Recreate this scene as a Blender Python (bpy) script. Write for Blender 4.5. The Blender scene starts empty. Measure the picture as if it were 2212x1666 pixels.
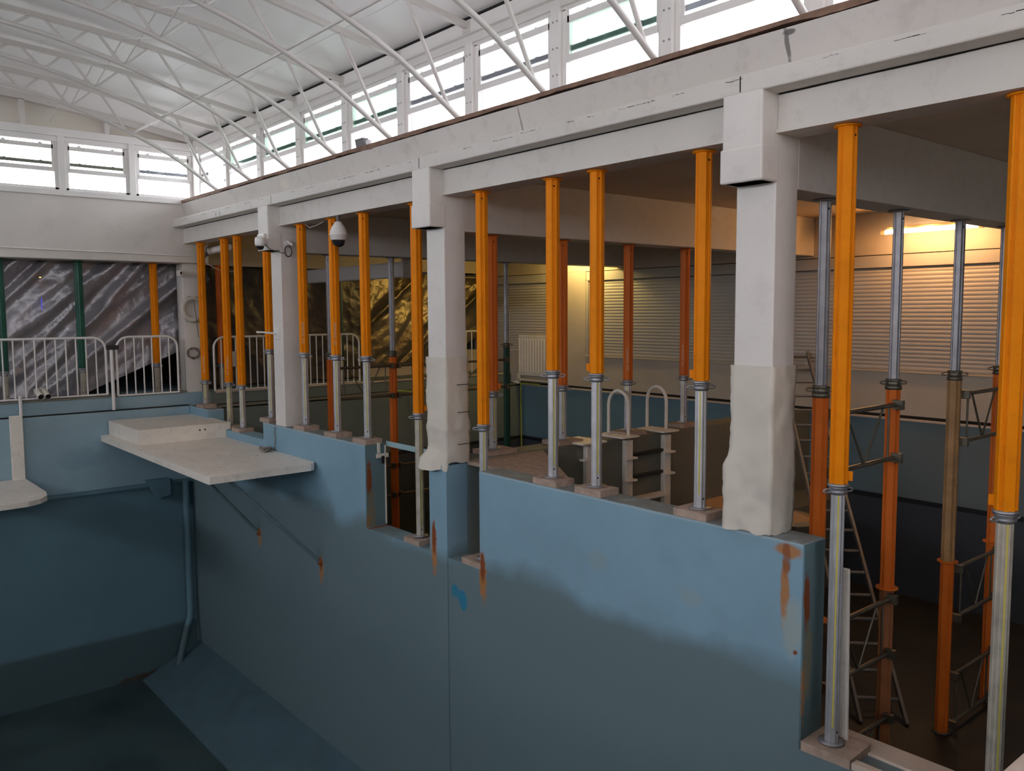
import bpy, bmesh, math, random
from mathutils import Vector, Matrix, noise
random.seed(7)
S = bpy.context.scene
COL = S.collection
PI = math.pi

# ------------------------------------------------------------------ camera
cam_d = bpy.data.cameras.new('camera')
cam = bpy.data.objects.new('camera', cam_d); COL.objects.link(cam)
cam_d.sensor_fit = 'HORIZONTAL'; cam_d.sensor_width = 36.0
cam_d.lens = 36.0 * 1840.0 / 2212.0
cam_d.clip_start = 0.05; cam_d.clip_end = 300
yaw, pitch, roll = [math.radians(a) for a in (-39.97669, -4.93730, -0.34757)]
fw = Vector((math.cos(yaw)*math.cos(pitch), math.sin(yaw)*math.cos(pitch), math.sin(pitch)))
rt = fw.cross(Vector((0, 0, 1))).normalized(); up = rt.cross(fw)
rt2 = math.cos(roll)*rt + math.sin(roll)*up; up2 = -math.sin(roll)*rt + math.cos(roll)*up
cm = Matrix((rt2, up2, -fw)).transposed().to_4x4(); cm.translation = (0, 0, 1.35)
cam.matrix_world = cm
S.camera = cam

# ------------------------------------------------------------------ exposure, world, lights
S.view_settings.view_transform = 'Standard'; S.view_settings.look = 'None'
S.view_settings.gamma = 1.0; S.view_settings.use_curve_mapping = False
S.view_settings.exposure = 1.85
S.cycles.use_denoising = True
S.cycles.max_bounces = 10; S.cycles.diffuse_bounces = 7; S.cycles.glossy_bounces = 4
S.cycles.transparent_max_bounces = 16; S.cycles.transmission_bounces = 6
S.cycles.caustics_reflective = False; S.cycles.caustics_refractive = False
S.cycles.sample_clamp_indirect = 6.0
W = bpy.data.worlds.new('world'); S.world = W; W.use_nodes = True
bg = W.node_tree.nodes['Background']
bg.inputs[0].default_value = (0.93, 0.96, 1.0, 1); bg.inputs[1].default_value = 3.2

def portal(name, loc, sx, sy, nrm):
    l = bpy.data.lights.new(name, 'AREA'); l.shape = 'RECTANGLE'; l.size = sx; l.size_y = sy
    l.cycles.is_portal = True
    o = bpy.data.objects.new(name, l); COL.objects.link(o); o.location = loc
    o.rotation_euler = Vector(nrm).to_track_quat('-Z', 'Y').to_euler()
    return o
portal('window_portal', (5.0, -4.80, 3.32), 16.0, 0.75, (0, 1, 0))
portal('window_portal', (5.0, 6.80, 3.11), 17.0, 1.1, (0, -1, 0))
portal('window_portal', (12.86, 1.0, 3.32), 11.0, 0.75, (-1, 0, 0))
portal('window_portal', (-4.42, 1.0, 3.32), 11.4, .75, (1, 0, 0))

def tube_glow(x0, x1, color, power):
    for k in range(3):
        l = bpy.data.lights.new('tube_glow', 'POINT'); l.color = color; l.energy = power/3; l.shadow_soft_size = 0.03
        o = bpy.data.objects.new('tube_glow', l); COL.objects.link(o); o.location = (x0 + (x1-x0)*(k+.5)/3, -9.99, 2.235)
tube_glow(3.93, 5.05, (1.0, 0.44, 0.11), 8.5)
tube_glow(9.80, 10.95, (1.0, 0.72, 0.16), 9.0)

# ------------------------------------------------------------------ materials
def mat(name, col, rough=0.6, metal=0.0, var=0.10, vscale=2.5, bump=0.15, bscale=60.0,
        dirt=None, dirt_amt=0.0, dscale=6.0, spec=0.5):
    m = bpy.data.materials.new(name); m.use_nodes = True
    nt = m.node_tree; N = nt.nodes; L = nt.links
    b = N['Principled BSDF']
    b.inputs['Roughness'].default_value = rough; b.inputs['Metallic'].default_value = metal
    b.inputs['Specular IOR Level'].default_value = spec
    tc = N.new('ShaderNodeNewGeometry')
    n1 = N.new('ShaderNodeTexNoise'); n1.inputs['Scale'].default_value = vscale; n1.inputs['Detail'].default_value = 5
    L.new(tc.outputs['Position'], n1.inputs['Vector'])
    r = N.new('ShaderNodeMapRange'); r.inputs[1].default_value = 0.3; r.inputs[2].default_value = 0.7
    r.inputs[3].default_value = 1 - var; r.inputs[4].default_value = 1 + var
    L.new(n1.outputs[0], r.inputs[0])
    mx = N.new('ShaderNodeVectorMath'); mx.operation = 'SCALE'; mx.inputs[0].default_value = col[:3]
    L.new(r.outputs[0], mx.inputs['Scale'])
    out = mx.outputs[0]
    if dirt:
        n2 = N.new('ShaderNodeTexNoise'); n2.inputs['Scale'].default_value = dscale; n2.inputs['Detail'].default_value = 8
        n2.inputs['Roughness'].default_value = 0.7
        L.new(tc.outputs['Position'], n2.inputs['Vector'])
        r2 = N.new('ShaderNodeMapRange'); r2.inputs[1].default_value = 0.52; r2.inputs[2].default_value = 0.72
        r2.inputs[4].default_value = dirt_amt
        L.new(n2.outputs[0], r2.inputs[0])
        m2 = N.new('ShaderNodeMix'); m2.data_type = 'RGBA'
        L.new(r2.outputs[0], m2.inputs[0]); L.new(out, m2.inputs[6]); m2.inputs[7].default_value = (*dirt, 1)
        out = m2.outputs[2]
    L.new(out, b.inputs['Base Color'])
    if bump:
        n3 = N.new('ShaderNodeTexNoise'); n3.inputs['Scale'].default_value = bscale; n3.inputs['Detail'].default_value = 3
        L.new(tc.outputs['Position'], n3.inputs['Vector'])
        bp = N.new('ShaderNodeBump'); bp.inputs['Strength'].default_value = bump; bp.inputs['Distance'].default_value = 0.004
        L.new(n3.outputs[0], bp.inputs['Height']); L.new(bp.outputs[0], b.inputs['Normal'])
    m['out'] = 0
    return m

def last_color(m):
    b = m.node_tree.nodes['Principled BSDF']
    return b.inputs['Base Color'].links[0].from_socket

def overlay(m, fac, col):
    """mix a colour over the material's base colour where fac (a socket) is 1"""
    nt = m.node_tree; b = nt.nodes['Principled BSDF']
    prev = last_color(m)
    x = nt.nodes.new('ShaderNodeMix'); x.data_type = 'RGBA'
    nt.links.new(fac, x.inputs[0]); nt.links.new(prev, x.inputs[6]); x.inputs[7].default_value = (*col, 1)
    nt.links.new(x.outputs[2], b.inputs['Base Color'])

def pos_axes(m):
    nt = m.node_tree
    g = nt.nodes.new('ShaderNodeNewGeometry'); s = nt.nodes.new('ShaderNodeSeparateXYZ')
    nt.links.new(g.outputs['Position'], s.inputs[0])
    return g, s

def mth(nt, op, a, b=None, c=None, clamp=False):
    n = nt.nodes.new('ShaderNodeMath'); n.operation = op; n.use_clamp = clamp
    for i, v in enumerate((a, b, c)):
        if v is None: continue
        if isinstance(v, (int, float)): n.inputs[i].default_value = v
        else: nt.links.new(v, n.inputs[i])
    return n.outputs[0]

def spot(m, ax0, c0, r0, ax1, c1, r1, col, noise_s=14.0, amt=1.0, warp=0.9):
    """a blotch of its own shape (rust run, patch) centred at (c0, c1) on axes ax0/ax1"""
    nt = m.node_tree; g, s = pos_axes(m)
    a = mth(nt, 'DIVIDE', mth(nt, 'SUBTRACT', s.outputs[ax0], c0), r0)
    b = mth(nt, 'DIVIDE', mth(nt, 'SUBTRACT', s.outputs[ax1], c1), r1)
    d = mth(nt, 'ADD', mth(nt, 'MULTIPLY', a, a), mth(nt, 'MULTIPLY', b, b))
    n = nt.nodes.new('ShaderNodeTexNoise'); n.inputs['Scale'].default_value = noise_s; n.inputs['Detail'].default_value = 4
    nt.links.new(g.outputs['Position'], n.inputs['Vector'])
    d2 = mth(nt, 'ADD', d, mth(nt, 'MULTIPLY', mth(nt, 'SUBTRACT', n.outputs[0], 0.5), warp * 4))
    f = nt.nodes.new('ShaderNodeMapRange'); f.inputs[1].default_value = 1.25; f.inputs[2].default_value = 0.45
    f.inputs[4].default_value = amt
    nt.links.new(d2, f.inputs[0])
    overlay(m, f.outputs[0], col)

def zband(m, z0, z1, col, soft=0.01, warp=0.0, wscale=1.2, amt=1.0, axis=2):
    """paint of another colour between z0 and z1 (a painted stripe / faded paint field / depth shade put into the paint)"""
    nt = m.node_tree; g, s = pos_axes(m)
    z = s.outputs[axis]
    if warp:
        n = nt.nodes.new('ShaderNodeTexNoise'); n.inputs['Scale'].default_value = wscale; n.inputs['Detail'].default_value = 4
        nt.links.new(g.outputs['Position'], n.inputs['Vector'])
        z = mth(nt, 'ADD', z, mth(nt, 'MULTIPLY', mth(nt, 'SUBTRACT', n.outputs[0], 0.5), warp))
    u = nt.nodes.new('ShaderNodeMapRange'); u.inputs[1].default_value = z0 - soft; u.inputs[2].default_value = z0 + soft
    nt.links.new(z, u.inputs[0])
    v = nt.nodes.new('ShaderNodeMapRange'); v.inputs[1].default_value = z1 - soft; v.inputs[2].default_value = z1 + soft
    v.inputs[3].default_value = 1; v.inputs[4].default_value = 0
    nt.links.new(z, v.inputs[0])
    f = mth(nt, 'MULTIPLY', mth(nt, 'MULTIPLY', u.outputs[0], v.outputs[0]), amt)
    overlay(m, f, col)

RUST = (0.22, 0.055, 0.012); RUST2 = (0.42, 0.17, 0.035)
WHITE = (0.70, 0.655, 0.61)
M = {}
M['white'] = mat('white_paint', WHITE, 0.55, var=0.05, vscale=1.3, dirt=(0.42, 0.38, 0.33), dirt_amt=0.25, dscale=3.0, bscale=30)
M['white_clean'] = mat('white_gloss_paint', (0.80, 0.77, 0.745), 0.35, var=0.03, bump=0.03)
M['roof'] = mat('white_roof_sheet', (0.88, 0.85, 0.84), 0.30, var=0.02, vscale=0.8, bump=0.0, spec=0.6)
M['truss'] = mat('white_tube_paint', (0.66, 0.62, 0.59), 0.30, var=0.03, bump=0.02)
M['upper'] = mat('white_masonry_paint', (0.64, 0.60, 0.56), 0.65, var=0.05, vscale=1.0, dirt=(0.30, 0.27, 0.24), dirt_amt=0.35, dscale=5, bscale=25)
M['beamw'] = mat('white_beam_paint', (0.66, 0.625, 0.58), 0.6, var=0.05, vscale=1.0, dirt=(0.34, 0.31, 0.27), dirt_amt=0.3, dscale=7, bscale=35)
M['brown'] = mat('bare_brown_masonry', (0.22, 0.13, 0.09), 0.85, var=0.25, vscale=12, bump=0.6)
M['black'] = mat('black_gap', (0.012, 0.010, 0.009), 0.9, var=0.1, bump=0)
M['ceil2'] = mat('hall_ceiling_plaster', (0.62, 0.50, 0.38), 0.8, var=0.08, vscale=1.5)
M['backw'] = mat('cream_wall_paint', (0.55, 0.47, 0.37), 0.6, var=0.05)
M['gable'] = mat('cream_gable_board', (0.70, 0.65, 0.57), 0.6, var=0.04)
M['shut'] = mat('cream_shutter_metal', (0.50, 0.46, 0.40), 0.45, var=0.03, bump=0.02)
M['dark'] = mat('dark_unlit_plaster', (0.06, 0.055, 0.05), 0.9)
M['deck'] = mat('cream_deck_coating', (0.60, 0.50, 0.42), 0.7, var=0.08)
M['steel'] = mat('galvanised_steel', (0.36, 0.36, 0.38), 0.42, metal=0.75, var=0.12, vscale=14, bump=0.1, bscale=120)
M['alu'] = mat('aluminium_tube', (0.56, 0.56, 0.58), 0.42, metal=0.6, var=0.10, vscale=10, bump=0.2, bscale=200)
M['alu_dirty'] = mat('dusty_aluminium_tube', (0.46, 0.42, 0.35), 0.6, metal=0.25, var=0.2, vscale=12, bump=0.3, bscale=160)
M['iron'] = mat('dark_frame_steel', (0.17, 0.155, 0.12), 0.4, metal=0.7, var=0.2, vscale=9)
M['orange'] = mat('orange_coated_tube', (0.82, 0.245, 0.002), 0.5, spec=0.12, var=0.06, vscale=4, bump=0.05, dirt=(0.40, 0.13, 0.005), dirt_amt=0.25, dscale=9)
M['orange2'] = mat('red_orange_coated_tube', (0.66, 0.15, 0.016), 0.5, spec=0.25, var=0.08, vscale=4, bump=0.05, dirt=(0.30, 0.09, 0.03), dirt_amt=0.3, dscale=8)
M['ochre'] = mat('weathered_ochre_tube', (0.36, 0.20, 0.08), 0.55, var=0.2, vscale=6, bump=0.2, dirt=(0.16, 0.09, 0.05), dirt_amt=0.6, dscale=7)
M['brownor'] = mat('muddy_orange_tube', (0.34, 0.13, 0.05), 0.55, var=0.2, vscale=5, bump=0.2)
M['green'] = mat('green_coated_tube', (0.008, 0.10, 0.065), 0.4, var=0.15, vscale=5, bump=0.1)
M['dgreen'] = mat('dark_green_coated_tube', (0.008, 0.055, 0.030), 0.4, var=0.15, vscale=5, bump=0.1)
M['yellow'] = mat('yellow_ruler_strip', (0.62, 0.53, 0.10), 0.5, var=0.05)
M['timber'] = mat('dusty_timber', (0.40, 0.30, 0.24), 0.8, var=0.2, vscale=14, bump=0.3)
M['timber_end'] = mat('raw_timber', (0.47, 0.28, 0.17), 0.8, var=0.2, vscale=20, bump=0.4)
M['cream'] = mat('cream_plastic', (0.84, 0.78, 0.70), 0.45, var=0.05, dirt=(0.28, 0.23, 0.17), dirt_amt=0.35, dscale=10)
M['benchtan'] = mat('tan_board_laminate', (0.62, 0.42, 0.22), 0.45, var=0.06)
M['wrap'] = mat('cream_paper_wrap', (0.66, 0.61, 0.53), 0.7, var=0.06, vscale=3, bump=0.2, bscale=18)
M['wrap2'] = mat('white_plaster_column', (0.74, 0.70, 0.66), 0.55, var=0.05, vscale=2, dirt=(0.40, 0.37, 0.33), dirt_amt=0.2, dscale=5)
M['hose'] = mat('yellow_green_hose', (0.42, 0.50, 0.05), 0.4)
M['cable'] = mat('black_cable', (0.02, 0.02, 0.02), 0.4)
M['rope'] = mat('grey_rope', (0.22, 0.19, 0.16), 0.9, var=0.3, vscale=60, bump=0.6, bscale=200)
M['ring'] = mat('white_foam_ring', (0.62, 0.58, 0.52), 0.5)
M['dome'] = mat('smoked_dome', (0.02, 0.02, 0.025), 0.08, var=0.0, bump=0)
M['lamp_grey'] = mat('grey_lamp_housing', (0.10, 0.09, 0.10), 0.5)
M['pale_blue'] = mat('pale_blue_bar_paint', (0.33, 0.50, 0.53), 0.5)
M['rustm'] = mat('rusty_iron', RUST, 0.9, var=0.4, vscale=30, bump=0.6)
M['rod'] = mat('blue_grey_rod', (0.13, 0.19, 0.21), 0.5, var=0.15, vscale=9)
M['bluebar'] = mat('blue_grey_louvre_bar', (0.60, 0.66, 0.70), 0.5)
M['trans'] = mat('letter_white', (0.70, 0.60, 0.48), 0.6)
M['moss'] = mat('green_plant', (0.30, 0.36, 0.12), 0.8)
M['floor_big'] = mat('worn_pool_floor', (0.040, 0.065, 0.068), 0.35, var=0.35, vscale=1.1, dirt=(0.08, 0.085, 0.07), dirt_amt=0.5, dscale=2.2)
M['floor_mid'] = mat('dark_pool_floor', (0.026, 0.026, 0.025), 0.5, var=0.3, vscale=2)
M['concrete'] = mat('grey_concrete', (0.22, 0.215, 0.18), 0.85, var=0.15, vscale=4)
M['outdoor'] = mat('pale_outdoor_bounce', (0.86, 0.86, 0.87), 0.9, bump=0)  # unseen outdoor surfaces, paleness raised to bounce daylight onto the ceiling
M['bank'] = mat('pool_foot_paint', (0.065, 0.12, 0.145), 0.6, var=0.1, dirt=(0.05,0.08,0.085), dirt_amt=.6, dscale=1.5)
M['ladder'] = mat('dull_aluminium_ladder', (0.21, 0.205, 0.20), 0.55, metal=0.3, var=0.15, vscale=9)
M['steelbeam'] = mat('pale_steel_beam', (0.50, 0.49, 0.48), 0.45, metal=0.2, var=0.05)

# pool paint
def pool(name, top, low, zsplit, warp=0.5):
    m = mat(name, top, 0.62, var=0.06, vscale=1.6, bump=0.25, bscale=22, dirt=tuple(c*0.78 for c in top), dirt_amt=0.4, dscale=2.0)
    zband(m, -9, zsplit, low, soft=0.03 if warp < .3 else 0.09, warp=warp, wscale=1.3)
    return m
BLUE = (0.225, 0.375, 0.475); BLUE_L = (0.140, 0.205, 0.228)  # lower tone is faded paint, darkened further for dimmer light below
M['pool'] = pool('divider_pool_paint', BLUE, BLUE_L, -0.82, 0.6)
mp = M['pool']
zband(mp, -9, -1.9, (0.115, 0.175, 0.195), soft=0.25, warp=0.6, wscale=0.7, amt=0.7)  # darkens again with depth, light falloff put into the paint colour
for (x, z, rx, rz, c, a) in [
        (10.28, -1.50, .05, .13, RUST2, .8), (8.61, -1.54, .055, .17, RUST2, .8), (8.62, -1.50, .03, .08, RUST, 1),
        (6.35, -0.82, .045, .26, RUST2, .9), (6.35, -0.72, .032, .16, RUST, 1),
        (5.64, -0.92, .05, .24, RUST2, .9), (5.64, -0.82, .035, .14, RUST, 1),
        (7.53, -0.83, .05, .04, RUST, 1),
        (2.735, -0.32, .030, .24, RUST2, .9), (2.71, -0.06, .10, .045, RUST2, .9), (2.73, -0.10, .03, .12, RUST, .7),
        (2.68, -0.52, .07, .18, (0.33, 0.40, 0.38), .8), (2.66, -0.66, .018, .018, RUST, 1),
        (6.05, -1.12, .045, .05, (0.02, 0.20, 0.33), 1), (5.93, -1.20, .07, .09, (0.02, 0.20, 0.33), 1), (6.0, -1.16, .11, .05, (0.02, 0.20, 0.33), .8),
        (4.28, -0.46, .10, .07, (0.30, 0.36, 0.30), .35), (3.43, -0.52, .10, .06, (0.33, 0.38, 0.32), .35)]:
    spot(mp, 0, x, rx, 2, z, rz, c, noise_s=22 if rx < .06 else 12, amt=a, warp=0.5)
zband(mp, -.004, .02, (0.20, 0.225, 0.225), soft=0.001)
zband(mp, -.018, -.003, (0.40, 0.50, 0.54), soft=0.004, warp=.02, wscale=9, amt=.6)
# stains on the wall's return face and old grey concrete there
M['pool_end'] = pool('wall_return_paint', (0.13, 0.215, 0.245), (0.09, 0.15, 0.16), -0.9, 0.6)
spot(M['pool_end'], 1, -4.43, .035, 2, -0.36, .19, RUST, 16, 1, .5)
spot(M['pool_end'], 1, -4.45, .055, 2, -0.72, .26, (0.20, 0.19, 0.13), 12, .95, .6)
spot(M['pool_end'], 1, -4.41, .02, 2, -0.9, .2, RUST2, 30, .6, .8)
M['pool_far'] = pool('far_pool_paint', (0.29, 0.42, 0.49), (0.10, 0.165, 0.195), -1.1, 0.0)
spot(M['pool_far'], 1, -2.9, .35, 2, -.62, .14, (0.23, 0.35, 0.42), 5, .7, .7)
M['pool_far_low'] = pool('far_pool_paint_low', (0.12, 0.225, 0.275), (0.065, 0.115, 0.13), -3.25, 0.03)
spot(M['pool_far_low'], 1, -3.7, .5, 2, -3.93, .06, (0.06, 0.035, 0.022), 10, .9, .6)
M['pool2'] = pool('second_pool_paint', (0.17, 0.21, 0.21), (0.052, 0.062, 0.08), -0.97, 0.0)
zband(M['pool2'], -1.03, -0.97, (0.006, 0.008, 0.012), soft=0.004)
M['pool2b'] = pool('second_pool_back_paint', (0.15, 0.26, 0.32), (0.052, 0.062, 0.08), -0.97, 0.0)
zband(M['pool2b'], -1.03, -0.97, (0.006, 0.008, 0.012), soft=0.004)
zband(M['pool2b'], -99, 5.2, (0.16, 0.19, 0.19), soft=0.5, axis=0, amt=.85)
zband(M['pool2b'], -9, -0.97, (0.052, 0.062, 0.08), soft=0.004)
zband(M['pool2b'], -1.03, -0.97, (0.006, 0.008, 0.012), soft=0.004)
M['part'] = pool('partition_concrete', (0.17, 0.165, 0.13), (0.14, 0.14, 0.12), -1.2, 0.2)
zband(M['part'], -4.95, 0.0, (0.16, 0.22, 0.24), soft=0.05, warp=.15, wscale=3, axis=1, amt=.7)

def glass(name, tint, alpha):
    m = bpy.data.materials.new(name); m.use_nodes = True; nt = m.node_tree; nt.nodes.clear()
    o = nt.nodes.new('ShaderNodeOutputMaterial'); t = nt.nodes.new('ShaderNodeBsdfTransparent'); t.inputs[0].default_value = (*tint, 1)
    g = nt.nodes.new('ShaderNodeBsdfGlossy'); g.inputs['Roughness'].default_value = 0.05
    lw = nt.nodes.new('ShaderNodeFresnel'); lw.inputs[0].default_value = 1.45
    x = nt.nodes.new('ShaderNodeMixShader'); n = nt.nodes.new('ShaderNodeTexNoise'); n.inputs['Scale'].default_value = 3
    sc = mth(nt, 'MULTIPLY', lw.outputs[0], alpha)
    nt.links.new(sc, x.inputs[0]); nt.links.new(t.outputs[0], x.inputs[1]); nt.links.new(g.outputs[0], x.inputs[2])
    nt.links.new(x.outputs[0], o.inputs[0])
    return m
M['glass'] = glass('clear_pane', (0.98, 0.98, 1.0), 0.8)
M['glass_g'] = glass('greenish_pane', (0.72, 0.86, 0.79), 0.8)
M['glass_y'] = glass('yellowish_pane', (0.90, 0.90, 0.84), 0.8)

def emit(name, col, st):
    m = bpy.data.materials.new(name); m.use_nodes = True; nt = m.node_tree
    b = nt.nodes['Principled BSDF']; b.inputs['Base Color'].default_value = (*col, 1)
    b.inputs['Emission Color'].default_value = (*col, 1); b.inputs['Emission Strength'].default_value = st
    return m
M['tube'] = emit('warm_fluorescent_tube', (1.0, 0.80, 0.55), 6.0)
M['blue_glow'] = emit('blue_light_gap', (0.10, 0.10, 0.8), 0.12)
M['orange_glow'] = emit('orange_light_gap', (1.0, 0.45, 0.15), 0.5)

# crumpled foil-like sheet
def sheet_mat(name, col, metal=0.55, rough=0.36):
    m = mat(name, col, rough, metal, var=0.15, vscale=2.0, bump=0)
    nt = m.node_tree; b = nt.nodes['Principled BSDF']; g = nt.nodes.new('ShaderNodeNewGeometry')
    v = nt.nodes.new('ShaderNodeTexVoronoi'); v.feature = 'DISTANCE_TO_EDGE'; v.inputs['Scale'].default_value = 5.5
    n = nt.nodes.new('ShaderNodeTexNoise'); n.inputs['Scale'].default_value = 9; n.inputs['Detail'].default_value = 5
    nt.links.new(g.outputs['Position'], v.inputs['Vector']); nt.links.new(g.outputs['Position'], n.inputs['Vector'])
    h = mth(nt, 'ADD', mth(nt, 'MULTIPLY', v.outputs[0], 0.6), n.outputs[0])
    bp = nt.nodes.new('ShaderNodeBump'); bp.inputs['Strength'].default_value = 0.45; bp.inputs['Distance'].default_value = 0.03
    nt.links.new(h, bp.inputs['Height']); nt.links.new(bp.outputs[0], b.inputs['Normal'])
    return m
M['sheet'] = sheet_mat('grey_black_plastic_sheet', (0.40, 0.385, 0.41))
M['sheetd'] = sheet_mat('black_plastic_sheet', (0.10, 0.09, 0.08))
M['sheetb'] = sheet_mat('shiny_black_plastic_sheet', (0.20, 0.16, 0.10), 0.7, 0.32)  # warm lamp light also tinted into this black sheet's colour

# ------------------------------------------------------------------ mesh builder
ORG = {}
class MB:
    def __init__(s): s.v = []; s.f = []; s.sm = []
    def add(s, vs, fs, smooth=False):
        o = len(s.v); s.v += [tuple(v) for v in vs]; s.f += [tuple(i+o for i in f) for f in fs]; s.sm += [smooth]*len(fs)
        return s
    def box(s, x0, x1, y0, y1, z0, z1):
        x0, x1 = min(x0, x1), max(x0, x1); y0, y1 = min(y0, y1), max(y0, y1); z0, z1 = min(z0, z1), max(z0, z1)
        vs = [(x0,y0,z0),(x1,y0,z0),(x1,y1,z0),(x0,y1,z0),(x0,y0,z1),(x1,y0,z1),(x1,y1,z1),(x0,y1,z1)]
        return s.add(vs, [(3,2,1,0),(4,5,6,7),(0,1,5,4),(1,2,6,5),(2,3,7,6),(3,0,4,7)])
    def prism(s, poly, h0, h1, axis=2, smooth=False):
        """extrude a 2-D polygon along an axis (0: poly=(y,z), 1: poly=(x,z), 2: poly=(x,y))"""
        def P(a, b, h): return ((h,a,b), (a,h,b), (a,b,h))[axis]
        n = len(poly)
        vs = [P(a,b,h0) for a,b in poly] + [P(a,b,h1) for a,b in poly]
        s.add(vs, [(i,(i+1)%n,(i+1)%n+n,i+n) for i in range(n)], smooth)
        s.add(vs, [tuple(reversed(range(n))), tuple(range(n,2*n))])
        return s
    def tube(s, pts, r, n=10, cap=True, closed=False):
        pts = [Vector(p) for p in pts]; m = len(pts); rs = r if isinstance(r, (list, tuple)) else [r]*m
        rings = []; prev = None
        for i, p in enumerate(pts):
            if closed: t = (pts[(i+1)%m]-pts[i-1]).normalized()
            else: t = (pts[min(i+1,m-1)]-pts[max(i-1,0)]).normalized()
            if prev is None:
                a = Vector((0,0,1)) if abs(t.z) < .9 else Vector((1,0,0)); u = t.cross(a).normalized()
            else:
                u = (prev - t*prev.dot(t)).normalized()
            prev = u; w = t.cross(u)
            rings.append([p + (u*math.cos(2*PI*k/n) + w*math.sin(2*PI*k/n))*rs[i] for k in range(n)])
        vs = [v for rg in rings for v in rg]; fs = []
        for i in range(m if closed else m-1):
            j = (i+1) % m
            for k in range(n): fs.append((i*n+k, i*n+(k+1)%n, j*n+(k+1)%n, j*n+k))
        s.add(vs, fs, True)
        if cap and not closed:
            s.add(rings[0], [tuple(reversed(range(n)))]); s.add(rings[-1], [tuple(range(n))])
        return s
    def bar(s, p, q, w, h, upv=(0,0,1)):
        p, q = Vector(p), Vector(q); t = (q-p).normalized(); a = Vector(upv)
        u = t.cross(a).normalized()*w/2; v = u.cross(t).normalized()*h/2
        vs = [p-u-v, p+u-v, p+u+v, p-u+v, q-u-v, q+u-v, q+u+v, q-u+v]
        return s.add(vs, [(3,2,1,0),(4,5,6,7),(0,1,5,4),(1,2,6,5),(2,3,7,6),(3,0,4,7)])
    def lathe(s, prof, c, n=24, axis=2):
        """prof: list of (radius, height) about c along z (axis 2), x (0) or y (1)"""
        c = Vector(c); vs = []
        for r, h in prof:
            for k in range(n):
                a = 2*PI*k/n; e = (r*math.cos(a), r*math.sin(a), h)
                vs.append(c + Vector({2: e, 0: (e[2], e[0], e[1]), 1: (e[0], e[2], e[1])}[axis]))
        fs = [(i*n+k, i*n+(k+1)%n, (i+1)*n+(k+1)%n, (i+1)*n+k) for i in range(len(prof)-1) for k in range(n)]
        return s.add(vs, fs, True)
    def build(s, name, m, parent=None, bevel=0, kind=None):
        org = Vector((0,0,0))
        if parent is not None: org = ORG.get(parent.name, Vector((0,0,0)))
        me = bpy.data.meshes.new(name)
        me.from_pydata([tuple(Vector(v)-org) for v in s.v], [], s.f)
        for p, q in zip(me.polygons, s.sm): p.use_smooth = q
        bm = bmesh.new(); bm.from_mesh(me)
        bmesh.ops.recalc_face_normals(bm, faces=bm.faces); bm.to_mesh(me); bm.free()
        me.materials.append(m)
        o = bpy.data.objects.new(name, me); COL.objects.link(o)
        if parent is not None: o.parent = parent
        ORG[o.name] = org
        if bevel:
            b = o.modifiers.new('bevel', 'BEVEL'); b.width = bevel; b.segments = 2; b.limit_method = 'ANGLE'; b.angle_limit = 0.7
        if kind: o['kind'] = kind
        return o

def tag(o, label=None, cat=None, group=None, kind=None):
    if label: o['label'] = label
    if cat: o['category'] = cat
    if group: o['group'] = group
    if kind: o['kind'] = kind
    return o
def thing(name, label, cat, loc, group=None):
    o = bpy.data.objects.new(name, None); COL.objects.link(o); o.location = loc; o.empty_display_size = 0.1
    ORG[o.name] = Vector(loc)
    return tag(o, label, cat, group)
def struct(name, mb, m, bevel=0, parent=None):
    o = mb.build(name, m, parent, bevel)
    if parent is None: o['kind'] = 'structure'
    return o

ROOF_T = 0.004
# ------------------------------------------------------------------ key dimensions
YW, YB = -4.39, -4.62            # divider wall front / back
XF = 12.64                       # far end of the hall
MULL = [12.62 - 1.097*i for i in range(14)]
def roofz(y): return 4.37 - 0.016*(y-1)**2

# ------------------------------------------------------------------ setting: big hall shell
b = MB()
ys = [-4.9 + i*(11.8/48) for i in range(49)]
top = [(y, roofz(y)+0.02) for y in ys]; bot = [(y, roofz(y)+0.10) for y in reversed(ys)]
n = len(ys)
for i in range(n-1):
    y0, y1 = ys[i], ys[i+1]; z0, z1 = roofz(y0)+.02, roofz(y1)+.02
    b.add([(-4.4,y0,z0),(13.0,y0,z0),(13.0,y1,z1),(-4.4,y1,z1)], [(0,1,2,3)], True)
roof = struct('ceiling', b, M['roof'])
# slight translucency added to the roof to brighten ceiling and platform
nt = M['roof'].node_tree
tl = nt.nodes.new('ShaderNodeBsdfTranslucent'); tl.inputs[0].default_value = (0.85, 0.83, 0.82, 1)
ms = nt.nodes.new('ShaderNodeMixShader'); ms.inputs[0].default_value = ROOF_T
nt.links.new(nt.nodes['Principled BSDF'].outputs[0], ms.inputs[1]); nt.links.new(tl.outputs[0], ms.inputs[2])
nt.links.new(ms.outputs[0], nt.nodes['Material Output'].inputs[0])
# seams in the roof lining
nt = M['roof'].node_tree
g_, s_ = pos_axes(M['roof'])
sn = mth(nt, 'ABSOLUTE', mth(nt, 'SUBTRACT', mth(nt, 'FRACT', mth(nt, 'MULTIPLY', s_.outputs[1], 1.6)), 0.5))
sm_ = nt.nodes.new('ShaderNodeMapRange'); sm_.inputs[1].default_value = 0.0; sm_.inputs[2].default_value = 0.012; nt.links.new(sn, sm_.inputs[0])
bp_ = nt.nodes.new('ShaderNodeBump'); bp_.inputs['Strength'].default_value = 0.6; bp_.inputs['Distance'].default_value = 0.006
nt.links.new(sm_.outputs[0], bp_.inputs['Height']); nt.links.new(bp_.outputs[0], nt.nodes['Principled BSDF'].inputs['Normal'])

struct('floor', MB().box(0.915, 12.7, YB, 5.0, -4.1, -3.95), M['floor_big'])
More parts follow.
